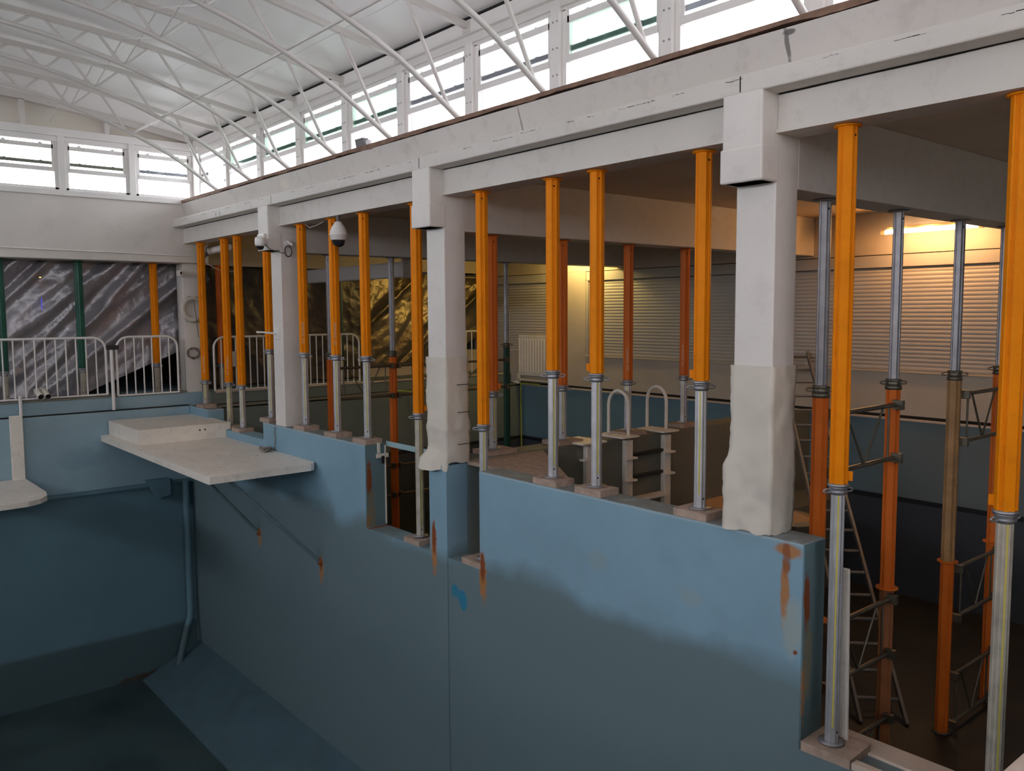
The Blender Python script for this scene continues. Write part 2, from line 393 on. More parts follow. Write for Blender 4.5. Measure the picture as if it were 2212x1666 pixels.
# sloped bank along the divider wall foot and floor of the big pool
bank = MB(); bank.prism([(-4.39,-3.55),(-4.39,-3.95),(-3.55,-3.95)], 0.95, 12.62, 0)
struct('trim_1', bank, M['bank'])
# near deck and left deck
struct('floor_near_deck', MB().box(-4.2, 0.915, YB, 6.6, -0.25, 0.0), M['deck'], 0.01)
struct('wall_near_pool', MB().box(0.80, 0.915, YB, 5.0, -4.1, -0.25), M['pool_far'])
struct('floor_left_deck', MB().box(0.915, 12.64, 5.0, 6.6, -0.25, 0.0), M['deck'])
struct('wall_left_pool', MB().box(0.915, 12.64, 5.0, 5.15, -4.1, -0.25), M['pool_far'])
# unseen left and near walls; window bands put in for daylight
def wall_with_band(name, horiz):
    w = MB()
    if horiz == 'left':
        w.box(-4.2, 12.9, 6.6, 6.8, -0.25, 2.6); w.box(-4.2, 12.9, 6.6, 6.8, 3.62, 4.1)
        x = -4.2
        while x < 12.8: w.box(x, x+.10, 6.62, 6.78, 2.6, 3.62); x += 1.097
    else:
        w.box(-4.4, -4.2, -10.6, -4.6, -4.1, 3.0); w.box(-4.4, -4.2, -4.6, 6.8, -4.1, 3.0); w.box(-4.4, -4.2, -4.8, 6.8, 3.62, 4.35)
        y = -4.6
        while y < 6.7: w.box(-4.38, -4.22, y, y+.10, 3.0, 3.62); y += 0.89
    struct(name, w, M['white'])
wall_with_band('wall_left', 'left'); wall_with_band('wall_near', 'near')
struct('window_50', MB().box(-4.2, 12.9, 6.69, 6.70, 2.6, 3.62), M['glass'])
struct('window_51', MB().box(-4.31, -4.30, -4.6, 6.6, 3.0, 3.62), M['glass'])

# divider wall (low wall between the pools)
dw = MB()
dw.prism([(0.915,-4.1),(0.915,-1.23),(2.62,-1.23),(2.62,0),(5.68,0),(5.68,-.86),(7.59,-.86),(7.59,0),(10.07,0),(10.07,-.22),(11.93,-.22),(11.93,0),(12.735,0),(12.735,-4.1)], YB, YW, 1)
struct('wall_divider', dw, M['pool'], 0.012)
struct('trim_2', MB().box(2.612, 2.62, YB+.004, YW-.004, -1.228, -.006), M['pool_end'])
struct('trim_3', MB().box(7.584, 7.59, YB+.004, YW-.004, -.858, -.006), M['pool_end'])
# pilaster carrying column two down to the pool floor
struct('trim_4', MB().box(6.15, 6.42, YB, YW+.012, -4.1, -0.02), M['pool'], 0.006)
# sill surfaces (worn pale)
struct('trim_5', MB().box(0.93, 2.61, YB-.19, YB, -1.42, -1.215), M['deck'], 0.008)

# far end of the big pool
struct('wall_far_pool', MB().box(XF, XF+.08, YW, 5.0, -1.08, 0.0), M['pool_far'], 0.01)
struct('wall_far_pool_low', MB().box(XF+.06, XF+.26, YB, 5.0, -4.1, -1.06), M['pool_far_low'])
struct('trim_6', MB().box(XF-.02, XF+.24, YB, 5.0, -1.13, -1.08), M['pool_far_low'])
struct('trim_7', MB().box(XF+.015, XF+.10, -4.39, 6.6, -0.02, 0.015), M['black'])
struct('floor_far_deck', MB().box(XF+.08, 16.0, YB, 6.6, -0.3, 0.19), M['pool_far'], 0.006)
struct('trim_8', MB().box(XF+.07, XF+.20, -4.39, 6.6, 0.19, 0.215), M['concrete'])
# far wall above the opening + band around windows
fwall = MB()
fwall.box(XF, XF+.35, -4.75, 6.8, 2.09, 2.93)
struct('wall_far', fwall, M['white'], 0.01)
struct('trim_9', MB().box(XF-.03, XF+.10, YB, 6.8, 2.925, 3.00), M['white_clean'], 0.006)
struct('trim_10', MB().box(XF-.02, XF+.10, YB, 6.8, 3.70, 3.80), M['white_clean'], 0.004)
struct('trim_11', MB().box(XF-.005, XF+.10, YB, 6.8, 3.63, 3.695), M['white_clean'], 0.004)
gb = MB()
pl = [(-4.7, 3.78)] + [(y, roofz(y)+.04) for y in ys if -4.7 < y < 6.7] + [(6.7, 3.78)]
gb.prism(pl, XF+.09, XF+.2, 0)
struct('wall_far_gable', gb, M['gable'])
tr = MB()
arch = [(-4.6 + i*.2) for i in range(56)]
for i in range(len(arch)-1):
    a, c = arch[i], arch[i+1]
    tr.add([(XF, a, roofz(a)-.07), (XF, c, roofz(c)-.07), (XF, c, roofz(c)+.03), (XF, a, roofz(a)+.03),
            (XF+.09, a, roofz(a)-.07), (XF+.09, c, roofz(c)-.07)], [(0,1,2,3), (0,4,5,1)])
struct('trim_12', tr, M['truss'])
rb = MB()
for y in (-3.42, -2.40, -1.38, -.36, .66):
    rb.box(XF, XF+.09, y-.03, y+.03, 3.79, roofz(y)-.06)
struct('trim_13', rb, M['truss'])

# ------------------------------------------------------------------ windows
WN = [0]
def window_mod(axis, a0, a1, plane, out, tint='glass', skip_top=False):
    """one clerestory unit between posts a0..a1 along x (axis 0) or y (axis 1). out: +/-1 direction outdoors"""
    WN[0] += 1
    def bx(mb, u0, u1, d0, d1, z0, z1):
        p0, p1 = plane + out*d0, plane + out*d1
        return mb.box(u0, u1, p0, p1, z0, z1) if axis == 0 else mb.box(p0, p1, u0, u1, z0, z1)
    lo, hi = min(a0, a1), max(a0, a1); w = .045
    fr = MB()
    bx(fr, lo, lo+w, .02, .09, 3.0, 3.64); bx(fr, hi-w, hi, .02, .09, 3.0, 3.64)
    bx(fr, lo, hi, .02, .09, 3.0, 3.035); bx(fr, lo, hi, .02, .09, 3.625, 3.665)
    f = struct('window_%d' % WN[0], fr, M['white_clean'], 0.004)
    r = MB(); bx(r, lo+w, hi-w, .015, .07, 3.24, 3.295); r.build('transom', M['white_clean'], f, .004)
    u = MB(); bx(u, lo+w-.01, lo+w+.025, .03, .06, 3.29, 3.625); bx(u, hi-w-.025, hi-w+.01, .03, .06, 3.29, 3.625)
    bx(u, lo+w, hi-w, .03, .06, 3.535, 3.59)
    u.build('sash_frame', M['white_clean'], f, .003)
    t = MB(); bx(t, lo+w, hi-w, .05, .066, 3.330, 3.372)
    for k in (.24, .76):
        c = lo + (hi-lo)*k
        for dz in (0, .232):
            if axis == 0: t.lathe([(0,-.006),(.024,-.006),(.024,.006),(0,.006)], (c, plane+out*.058, 3.358+dz), 12, 1)
            else: t.lathe([(0,-.006),(.024,-.006),(.024,.006),(0,.006)], (plane+out*.058, c, 3.358+dz), 12, 0)
    t.build('louvre_bar', M['bluebar'], f)
    p = MB(); bx(p, lo+w, hi-w, .062, .066, 3.03, 3.25); p.build('lower_pane', M['glass'], f)
    p = MB(); bx(p, lo+w, hi-w, .045, .049, 3.295, 3.56); p.build('upper_pane', M[tint], f)
    return f
tints = ['glass', 'glass_g', 'glass_g', 'glass_g', 'glass_g', 'glass', 'glass', 'glass_g', 'glass', 'glass', 'glass', 'glass']
for i in range(12):
    window_mod(0, MULL[i]-.05, MULL[i+1]+.05, -4.60, -1, tints[i])
FP = [-4.6, -3.72, -2.83, -1.94, -1.05, -.16, .73, 1.62, 2.51, 3.4, 4.29, 5.18, 6.07]
for i in range(12):
    window_mod(1, FP[i]+.04, FP[i+1]-.04, XF, 1, 'glass_y' if i in (1, 2) else 'glass')
# posts
for i, x in enumerate(MULL):
    if i == 0: continue
    p = MB().box(x-.05, x+.05, -4.70, -4.59, 2.86, 3.72).build('window_post', M['white_clean'], None, .004)
    p['kind'] = 'structure'; p.name = 'trim_%d' % (20+i)
    d = MB()
    for z in (3.76, 3.56, 3.36, 3.16, 3.0):
        for dx in (-.028, .018):
            d.lathe([(0, .004), (.007, .004), (.007, -.004)], (x+dx, -4.588, z), 8, 1)
    d.build('bolt', M['steel'], p)
for i, y in enumerate(FP):
    p = MB().box(XF-.02, XF+.10, y-.04, y+.04, 2.93, 3.70).build('trim_%d' % (40+i), M['white_clean'], None, .004); p['kind'] = 'structure'
# side fascia and head
struct('trim_14', MB().box(-4.3, 12.64, -4.70, -4.575, 3.735, 3.85), M['white_clean'], .003)
struct('trim_15', MB().box(-4.3, 12.64, -4.70, -4.595, 3.66, 3.725), M['white_clean'], .003)
struct('trim_16', MB().box(-4.3, 12.64, -4.70, -4.60, 3.84, 3.90), M['black'])
struct('trim_17', MB().box(-4.3, 12.64, -4.72, -4.56, 2.80, 3.0), M['white_clean'], .003)

# ------------------------------------------------------------------ colonnade upper wall
uw = MB(); uw.prism([(-4.455, 2.68), (-4.37, 2.935), (-4.62, 2.935), (-4.62, 2.68)], -4.2, XF, 0)
upw = struct('wall_right_upper', uw, M['upper'])
for (x, z, rx, rz, c, a) in [(9.3, 2.83, .10, .05, (0.72, .66, .58), .9), (5.13, 2.82, .010, .12, (.25,.22,.2), .8), (2.80, 2.85, .016, .10, (.16,.15,.14), .9),
                             (2.78, 2.91, .04, .015, (.12,.11,.1), .9), (4.2, 2.72, .05, .012, (.55,.33,.05), .9), (3.3, 2.71, .04, .02, (.35,.40,.15), .8),
                             (6.3, 2.72, .015, .05, (.10,.08,.05), .9), (3.02, 2.70, .014, .05, (.06,.05,.05), .9)]:
    spot(M['upper'], 0, x, rx, 2, z, rz, c, 20, a, .5)
def ragged(x0, x1, y, z0, z1, amp, m, name, step=.06, yb=-4.60):
    mb = MB(); x = x0; prev = None; vs = []; fs = []
    while x <= x1:
        w = amp*(noise.noise(Vector((x*3.1, z0*7, 0))) + .6*noise.noise(Vector((x*11, 1, 0))))
        vs += [(x, y, z0+w), (x, y, z1), (x, yb, z1), (x, yb, z0+w)]; x += step
    k = len(vs)//4
    for i in range(k-1):
        a = i*4; c = a+4
        fs += [(a, c, c+1, a+1), (a+1, c+1, c+2, a+2), (a, a+3, c+3, c)]
    mb.add(vs, fs); return struct(name, mb, m)
ragged(-4.2, 12.62, -4.365, 2.945, 2.982, .018, M['brown'], 'trim_18')
# fascia of the ring beam
fb = MB(); fb.box(-4.2, 12.64, -4.40, -4.24, 2.588, 2.70); fb.box(-4.2, 12.64, -4.62, -4.39, 2.60, 2.70)
struct('trim_19', fb, M['beamw'], .010)
crack = MB()
random.seed(3)
x = -1.0
while x < 12.4:
    if random.random() < .7:
        z = 2.672 + .02*noise.noise(Vector((x*2, 0, 5)))
        for q in range(random.randint(1, 9)):
            L_ = random.uniform(.012, .045); dz = .006*noise.noise(Vector((x*30, 1, 0)))
            crack.box(x, x+L_, -4.2408, -4.2392, z+dz, z+dz+random.uniform(.0012, .0045)); x += L_*random.uniform(.9, 1.5)
    x += random.uniform(.08, .35)
for X_, dz in ((9.32, .09), (10.85, .05), (10.98, .05), (6.30, .09), (3.0, .09)):
    crack.box(X_-.004, X_+.004, -4.2408, -4.2392, 2.60, 2.60+dz)
struct('trim_60', crack, M['black'])

def beam(name, mb, m, label, group=None, bevel=.008):
    return tag(mb.build(name, m, None, bevel), label, 'beam', group)
# lower beams, bay by bay, with the dark open joint above each
bays = [(9.70, 12.64, 'white concrete beam of the farthest bay, above the three closest-set orange props'),
        (6.42, 9.43, 'white concrete beam of the bay with the hanging white dome camera'),
        (3.12, 6.15, 'white concrete beam of the middle bay, between the two wrapped columns'),
        (-.18, 2.85, 'white concrete beam of the nearest bay, at the right edge of the photo')]
for x0, x1, lb in bays:
    o = beam('lintel_beam', MB().box(x0, x1, YB, YW, 2.365, 2.585), M['beamw'], lb, None)
    jt = MB(); xx = x0+.02
    while xx < x1-.05:
        h_ = .008 + .007*noise.noise(Vector((xx*1.7, 3, 0))); jt.box(xx, xx+.061, YB+.02, YW+.0015, 2.588-h_, 2.588); xx += .06
    jt.build('open_joint', M['black'], o)
    MB().box(x0, x1, YW-.01, YW+.008, 2.365, 2.385).build('drip_edge', M['beamw'], o)
beam('cable_track', MB().box(-4.2, 12.6, -4.20, -4.185, 2.62, 2.63), M['beamw'], 'x') if False else None

# cross beams of the second hall and ceiling slab
for x0, lb in ((9.43, 'white cross beam of the hall behind, the deepest of the three, holding the pale steel beam'),
               (6.15, 'white cross beam behind the second column, over the red-orange props on the partition'),
               (2.85, 'white cross beam behind the nearest column, over the four galvanised shoring props')):
    beam('cross_beam', MB().box(x0, x0+.27, -10.39, YB, 2.065, 2.56), M['beamw'], lb)
struct('ceiling_hall', MB().box(-4.2, 13.0, -10.6, YB, 2.56, 2.66), M['ceil2'])
struct('roof_flat', MB().box(-4.2, 13.2, -16, -4.75, 2.66, 2.70), M['outdoor']).name = 'floor_outer_roof'
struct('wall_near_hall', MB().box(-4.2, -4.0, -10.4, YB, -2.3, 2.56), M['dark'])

# ------------------------------------------------------------------ columns
def column(x0, capz, label, wrap=None, base=0.0):
    c = thing('column', label, 'column', (x0+.135, -4.5, base))
    sh = MB().box(x0, x0+.27, YB, YW, base, 2.62).build('shaft', M['wrap2'], c, .008)
    cp = MB().box(x0, x0+.27, YW-.02, -4.24, capz, 2.60)
    if capz > 2.0: cp.box(x0-.006, x0+.27+.012, YW-.02, -4.235, capz, capz+.20)
    cp.build('corbel', M['wrap2'], c, .012)
    if wrap:
        # paper wrap: loose sleeve with folds and a flared hem
        z0, z1, kind = wrap
        nz, per = 36, []
        s0 = [(x0-.008, YW+.008), (x0+.278, YW+.008), (x0+.278, YB-.008), (x0-.008, YB-.008)]
        ring = []
        for i in range(4):
            p, q = s0[i], s0[(i+1) % 4]
            for k in range(10): ring.append((p[0]+(q[0]-p[0])*k/10, p[1]+(q[1]-p[1])*k/10))
        vs = []; fs = []; nr = len(ring); cx, cy = x0+.135, (YW+YB)/2
        for j in range(nz+1):
            t = j/nz; z = z0 + (z1-z0)*t
            for i, (a, d) in enumerate(ring):
                w = .010*noise.noise(Vector((a*9, z*7+a*6, d*9))) + .006*noise.noise(Vector((a*25, z*22, d*25)))
                w += .004*math.sin(z*30 + a*40)*max(0, noise.noise(Vector((z*3, x0, 0))))
                if kind == 1 and t < .12 and a > x0+.10 and d > YW-.01: w += (.12-t)*.55
                if kind == 1 and .30 < t < .36: w += .004
                if kind == 2 and t < .45 and a > x0+.24: w += .035*math.sin(min(1, (.45-t)*8)*PI/2)*(1-.4*math.sin((.45-t)*4))
                w = max(w, -.006) + .004
                ux, uy = a-cx, d-cy; l = math.hypot(ux, uy) or 1
                zz = z
                if j == 0: zz = z + .02*noise.noise(Vector((a*12, d*12, 3))) + (-.07 if (kind == 1 and d > YW-.01) else 0)
                vs.append((a+ux/l*w*1.5, d+uy/l*w*1.5, zz))
        for j in range(nz):
            for i in range(nr): fs.append((j*nr+i, j*nr+(i+1) % nr, (j+1)*nr+(i+1) % nr, (j+1)*nr+i))
        MB().add(vs, fs, True).build('paper_wrap', M['wrap'], c)
        if kind == 1:
            st = MB()
            for z in (.16, .45, .70): st.box(x0-.022, x0-.018, YB-.01, YB+.12, z, z+.006)
            st.build('tape_seam', M['black'], c)
    return c
column(12.74, 2.62, 'white column in the far corner of the colonnade, with a white life ring on it')
column(9.43, 2.08, 'white column with a small dome camera and coiled black cable on its corbel')
column(6.15, 2.09, 'white column standing on the blue pilaster, cream paper wrap around its lower half', (0.0, .95, 1))
column(2.85, 2.09, 'largest and nearest white column, creased cream paper wrap around its foot', (0.005, 1.02, 2))

# ------------------------------------------------------------------ second hall
# back wall with roller shutters
bw = MB()
YK = -10.39
struct('wall_back', MB().box(-4.2, 13.6, YK-.25, YK-.04, -2.3, 2.6), M['backw'])
seg = MB()
seg.box(-4.2, 13.3, YK-.04, YK, 0.05, .59); seg.box(-4.2, 13.3, YK-.04, YK, 2.03, 2.56)
for a, c in ((-4.2, .2), (3.35, 3.45), (6.78, 7.32), (10.42, 11.0), (13.0, 13.3)): seg.box(a, c, YK-.04, YK, .59, 2.03)
struct('wall_back_face', seg, M['backw'], .006)
def shutter(x0, x1, label, solid=0.0):
    s = thing('roller_shutter', label, 'shutter', ((x0+x1)/2, YK, .59), 'roller shutters on the back wall')
    MB().box(x0+.02, x1-.02, YK-.03, YK+.008, 1.87, 2.025).build('shutter_box', M['shut'], s, .006)
    for a in (x0+.02, x1-.07): MB().box(a, a+.05, YK-.03, YK+.012, .60, 1.87).build('guide_rail', M['shut'], s, .003)
    sl = MB(); z = .605; pr = []
    while z < 1.86:
        h = .05
        for k in range(5):
            a = PI*k/4; pr.append((YK-.018+.0065*math.sin(a), z+h*(k/4)*.92))
        z += h
    vs = [(x, y, zz) for x in (x0+.07, x1-.07) for (y, zz) in pr]; n_ = len(pr)
    sl.add(vs, [(i, i+1, n_+i+1, n_+i) for i in range(n_-1)], False)
    sl.build('slat_curtain', M['shut'], s)
    MB().box(x0, x1, YK-.02, YK+.035, .575, .598).build('sill_board', M['backw'], s, .005)
    MB().box(x0+.02, x1-.02, YK-.02, YK+.010, 1.866, 1.874).build('shadow_gap', M['black'], s)
    MB().box(x0+.02, x1-.02, YK-.02, YK+.010, 2.022, 2.032).build('head_gap', M['black'], s)
    return s
shutter(.25, 3.35, 'closed cream roller shutter partly visible at the right edge behind the near shoring props')
shutter(3.45, 6.78, 'closed cream roller shutter lit orange, directly under the lit tube light')
shutter(7.32, 10.42, 'closed cream roller shutter lit yellow at its left, behind the pool ladder')
shutter(11.0, 13.0, 'narrow cream roller shutter in the far corner, above the radiator')
# pool tank of the second hall
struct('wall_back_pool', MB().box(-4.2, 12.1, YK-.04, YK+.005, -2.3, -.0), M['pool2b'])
struct('trim_61', MB().box(-4.2, 12.15, YK-.04, YK+.03, -.015, .015), M['deck'], .006)
struct('trim_62', MB().box(-4.2, 12.15, YK-.04, YK+.004, .015, .05), M['black'])
struct('floor_hall_pool', MB().box(-4.2, 12.1, YK, YB, -2.4, -2.2), M['floor_mid'])
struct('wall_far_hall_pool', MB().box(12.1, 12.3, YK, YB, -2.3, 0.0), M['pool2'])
struct('floor_hall_ledge', MB().box(12.1, 12.5, YK, YB, -.02, .012), M['concrete'])
struct('trim_63', MB().box(12.38, 12.42, YK, YB, .012, .02), M['black'])
struct('floor_hall_deck', MB().box(12.42, 16.0, YK, YB, -.2, .20), M['pool2'])
struct('trim_64', MB().box(12.40, 12.44, YK, -4.7, .185, .21), M['deck'])
# partition wall under the second column line
struct('wall_partition', MB().box(6.15, 6.42, YK, YB, -2.3, 0.01), M['part'], .01)
struct('trim_65', MB().box(5.6, 6.15, YK+.02, YK+1.2, -2.3, -1.05), M['part'], .01)
struct('trim_66', MB().prism([(6.15, YB), (4.75, YB), (6.15, -5.55)], -.035, -.002, 2), M['timber'], .004)
# band above the sheet in the second hall
struct('wall_far_hall', MB().box(12.9, 13.0, YK, YB, 2.08, 2.56), M['backw'])
struct('wall_far_hall_low', MB().box(13.30, 13.45, YK, -7.6, .2, .62), M['backw'])
# dark room behind the sheets
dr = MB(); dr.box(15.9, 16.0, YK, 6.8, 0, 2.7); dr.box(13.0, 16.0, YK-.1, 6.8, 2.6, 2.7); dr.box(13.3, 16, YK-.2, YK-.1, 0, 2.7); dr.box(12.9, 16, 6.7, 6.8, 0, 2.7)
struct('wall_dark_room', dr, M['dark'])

# hanging sheets
def sheet(name, label, y0, y1, zt, zb, m, seed, x=13.22, diag=1.0, amp=.055, ny=130, nz=90, shape=None):
    vs = []; fs = []
    rnd = random.Random(seed)
    folds = [(rnd.uniform(-4, 5), rnd.uniform(.05, .20), rnd.uniform(.35, 1.0), rnd.uniform(-.25, .25)) for _ in range(16)]
    for j in range(nz+1):
        for i in range(ny+1):
            u, v = i/ny, j/nz
            y = y0 + (y1-y0)*u; zl = zb(y) if callable(zb) else zb; z = zl + (zt-zl)*v
            d = 0
            for c, w, a, sk in folds:
                t = (y + (1.1+sk)*diag*(z-1.1)) - (y0+y1)/2 - c*.6
                d += a*math.exp(-(t/w)**2)*(.5+.5*v)
            p = Vector((y*1.3+z*diag, z*.8, seed))
            d = d*amp + .05*noise.noise(p*1.1) + .035*abs(noise.noise(p*3.1)) + .012*abs(noise.noise(p*8.0))
            vs.append((x - d, y, z))
    for j in range(nz):
        for i in range(ny):
            a = j*(ny+1)+i; fs.append((a, a+1, a+ny+2, a+ny+1))
    o = MB().add(vs, fs, True).build(name, m)
    return tag(o, label, 'plastic sheet')
sheet('plastic_sheet', 'crumpled grey plastic sheet hung behind the white railing and green props at the far end', -4.62, 1.5, 2.12,
      lambda y: .22 if y > -3.1 else .22 + (-3.1-y)*.42, M['sheet'], 4, diag=1.0, amp=.13)
sheet('plastic_sheet', 'dull black plastic sheet hung behind the three closest-set orange props', -7.75, -4.60, 2.10, .22, M['sheetd'], 9, x=13.25, diag=-.4, amp=.03, ny=80)
sheet('plastic_sheet', 'shiny black sheet with golden reflections hung left of the radiator', -10.30, -7.70, 2.06, lambda y: .45 if y > -9.3 else .45 + (-9.3-y)*.5,
      M['sheetb'], 12, x=13.18, diag=1.0, amp=.07, ny=80)

# ------------------------------------------------------------------ trusses
UC = [(-4.6,3.80),(-3.95,3.915),(-3.29,4.045),(-2.85,4.11),(-2.44,4.155),(-2.0,4.19),(-1.4,4.235),(-.7,4.27),(0,4.295),(1,4.31)]
LC = [(-4.66,2.90),(-4.49,3.01),(-4.0,3.34),(-3.72,3.49),(-3.42,3.625),(-3.05,3.765),(-2.71,3.87),(-2.18,4.0),(-1.65,4.08),(-1.1,4.13),(-.4,4.165),(.3,4.18),(1,4.185)]
def smooth(c, k=5):
    out = []
    for i in range(len(c)-1):
        p0, p1, p2, p3 = c[max(i-1,0)], c[i], c[i+1], c[min(i+2,len(c)-1)]
        for q in range(k):
            t = q/k
            out.append(tuple(.5*((2*b1)+(-a1+c1)*t+(2*a1-5*b1+4*c1-d1)*t*t+(-a1+3*b1-3*c1+d1)*t**3) for a1,b1,c1,d1 in zip(p0,p1,p2,p3)))
    return out + [c[-1]]
def mirror(c): return c + [(2-y, z) for y, z in reversed(c[:-1])]
UCF, LCF = mirror(UC), mirror(smooth(LC))
def interp(c, y):
    for (a, za), (b_, zb_) in zip(c, c[1:]):
        if a <= y <= b_: return za + (zb_-za)*(y-a)/(b_-a)
    return c[-1][1]
webs = [(-3.96,'u',-4.38,'l'), (-3.05,'u',-3.34,'l'), (-2.72,'l',-2.98,'u'), (-2.46,'u',-2.68,'l'), (-2.22,'l',-2.40,'u'), (-1.98,'u',-2.16,'l'),
        (-1.72,'l',-1.90,'u'), (-1.45,'u',-1.66,'l'), (-1.2,'l',-1.38,'u'), (-.9,'u',-1.14,'l'), (-.6,'l',-.82,'u'), (-.3,'u',-.55,'l'), (0,'l',-.2,'u'), (.35,'u',.08,'l'), (.62,'l',.42,'u'), (.95,'u',.72,'l')]
posw = ['in the far corner, nearest the far gable', 'second from the far gable', 'third from the far gable', 'landing just left of the floodlight, fourth from gable',
        'landing just right of the floodlight, fifth from gable', 'sixth from the far gable', 'seventh from the far gable',
        'eighth from the far gable, foot crossing a wide bright window', 'nearest the camera, only its foot showing', 'tenth', 'eleventh']
def truss(i):
    x = MULL[i]
    t = thing('roof_truss', 'white arched tube roof truss ' + posw[i-1], 'roof truss', (x, -4.6, 2.9), 'arched roof trusses')
    u = MB()
    for p, q in zip(UCF, UCF[1:]): u.bar((x, p[0]-.005, p[1]), (x, q[0]+.005, q[1]), .05, .055)
    u.build('upper_chord', M['truss'], t, .006)
    MB().tube([(x, y, z) for y, z in LCF], .024, 12).build('lower_chord', M['truss'], t)
    for a, ka, c, kc in webs:
        for s in (0, 1):
            ya, yc = (a, c) if s == 0 else (2-a, 2-c)
            za = interp(UCF if ka == 'u' else LCF, ya); zc = interp(UCF if kc == 'u' else LCF, yc)
            MB().tube([(x, ya, za), (x, yc, zc)], .0185 if abs(a) > 3.5 else .0155, 10).build('diagonal', M['truss'], t)
    g = MB().box(x-.055, x+.055, -4.60, -4.57, 3.74, 3.84)
    g.build('end_plate', M['truss'], t, .003)
    return t
for i in range(1, 10): truss(i)
tag(MB().tube([(11.50, -3.43, 3.645), (-2, -3.43, 3.645)], .015, 12).build('purlin_tube', M['truss']), 'long thin white tube crossing the feet of all the roof trusses, just over the windows', 'bracing tube')
for i in range(0, 8):
    xa, xb = MULL[i], MULL[i+1]
    o = thing('cross_brace', 'thin crossed white rods between ' + ('the far gable and the first truss' if i == 0 else ['', 'the first and second trusses', 'the second and third trusses', 'the third and fourth trusses', 'the fourth and fifth trusses', 'the fifth and sixth trusses', 'the sixth and seventh trusses', 'the seventh and eighth trusses'][i]) + ' from the far gable',
              'bracing', (xa, -2.71, 3.9), 'crossed rods between the roof trusses')
    MB().tube([(xa, -2.71, 3.87), (xb, -2.71, 4.13)], .007, 8).build('rod', M['truss'], o)
    MB().tube([(xa, -2.70, 4.13), (xb, -2.70, 3.87)], .007, 8).build('rod', M['truss'], o)

# ------------------------------------------------------------------ props
def profile(r, groove, rot, n8=8, gd=.006, gw=.18):
    """octagonal tube profile with a groove on each long face"""
    P = []
    R = r / math.cos(PI/8)
    for k in range(8):
        a0 = rot + PI/8 + k*PI/4; a1 = a0 + PI/4
        p = Vector((math.cos(a0), math.sin(a0)))*R; q = Vector((math.cos(a1), math.sin(a1)))*R
        P.append(p)
        if groove and k % 2 == 0:
            nrm = ((p+q)/2).normalized()
            for t, d in ((.5-gw-.10, 0), (.5-gw, gd), (.5-.06, gd), (.5-.02, gd*.3), (.5+.02, gd*.3), (.5+.06, gd), (.5+gw, gd), (.5+gw+.10, 0)):
                P.append(p.lerp(q, t) - nrm*d)
    return [(v.x, v.y) for v in P]
def shifted(P, x, y): return [(a+x, b_+y) for a, b_ in P]

def wing_nut(t, x, y, z, m, r=.045, rot=.6, flip=1):
    """threaded adjusting nut with two looped handles"""
    b = MB(); b.lathe([(r*.82,-.028),(r*1.08,-.020),(r*1.12,-.006),(r*1.02,.004),(r*1.18,.012),(r*1.18,.024),(r*.82,.026)], (x,y,z), 20)
    w = b.build('adjusting_nut', m, t)
    for s in (0, PI):
        h = MB()
        a = rot + s; d = Vector((math.cos(a), math.sin(a), 0)); e = Vector((-d.y, d.x, 0)); c = Vector((x,y,z-.004)) + d*r*1.45
        h.tube([c + d*.028*math.cos(k*PI/5) + Vector((0,0,1))*.011*math.sin(k*PI/5) for k in range(10)], .0055, 6, closed=True)
        h.build('handle', m, w)
    return w

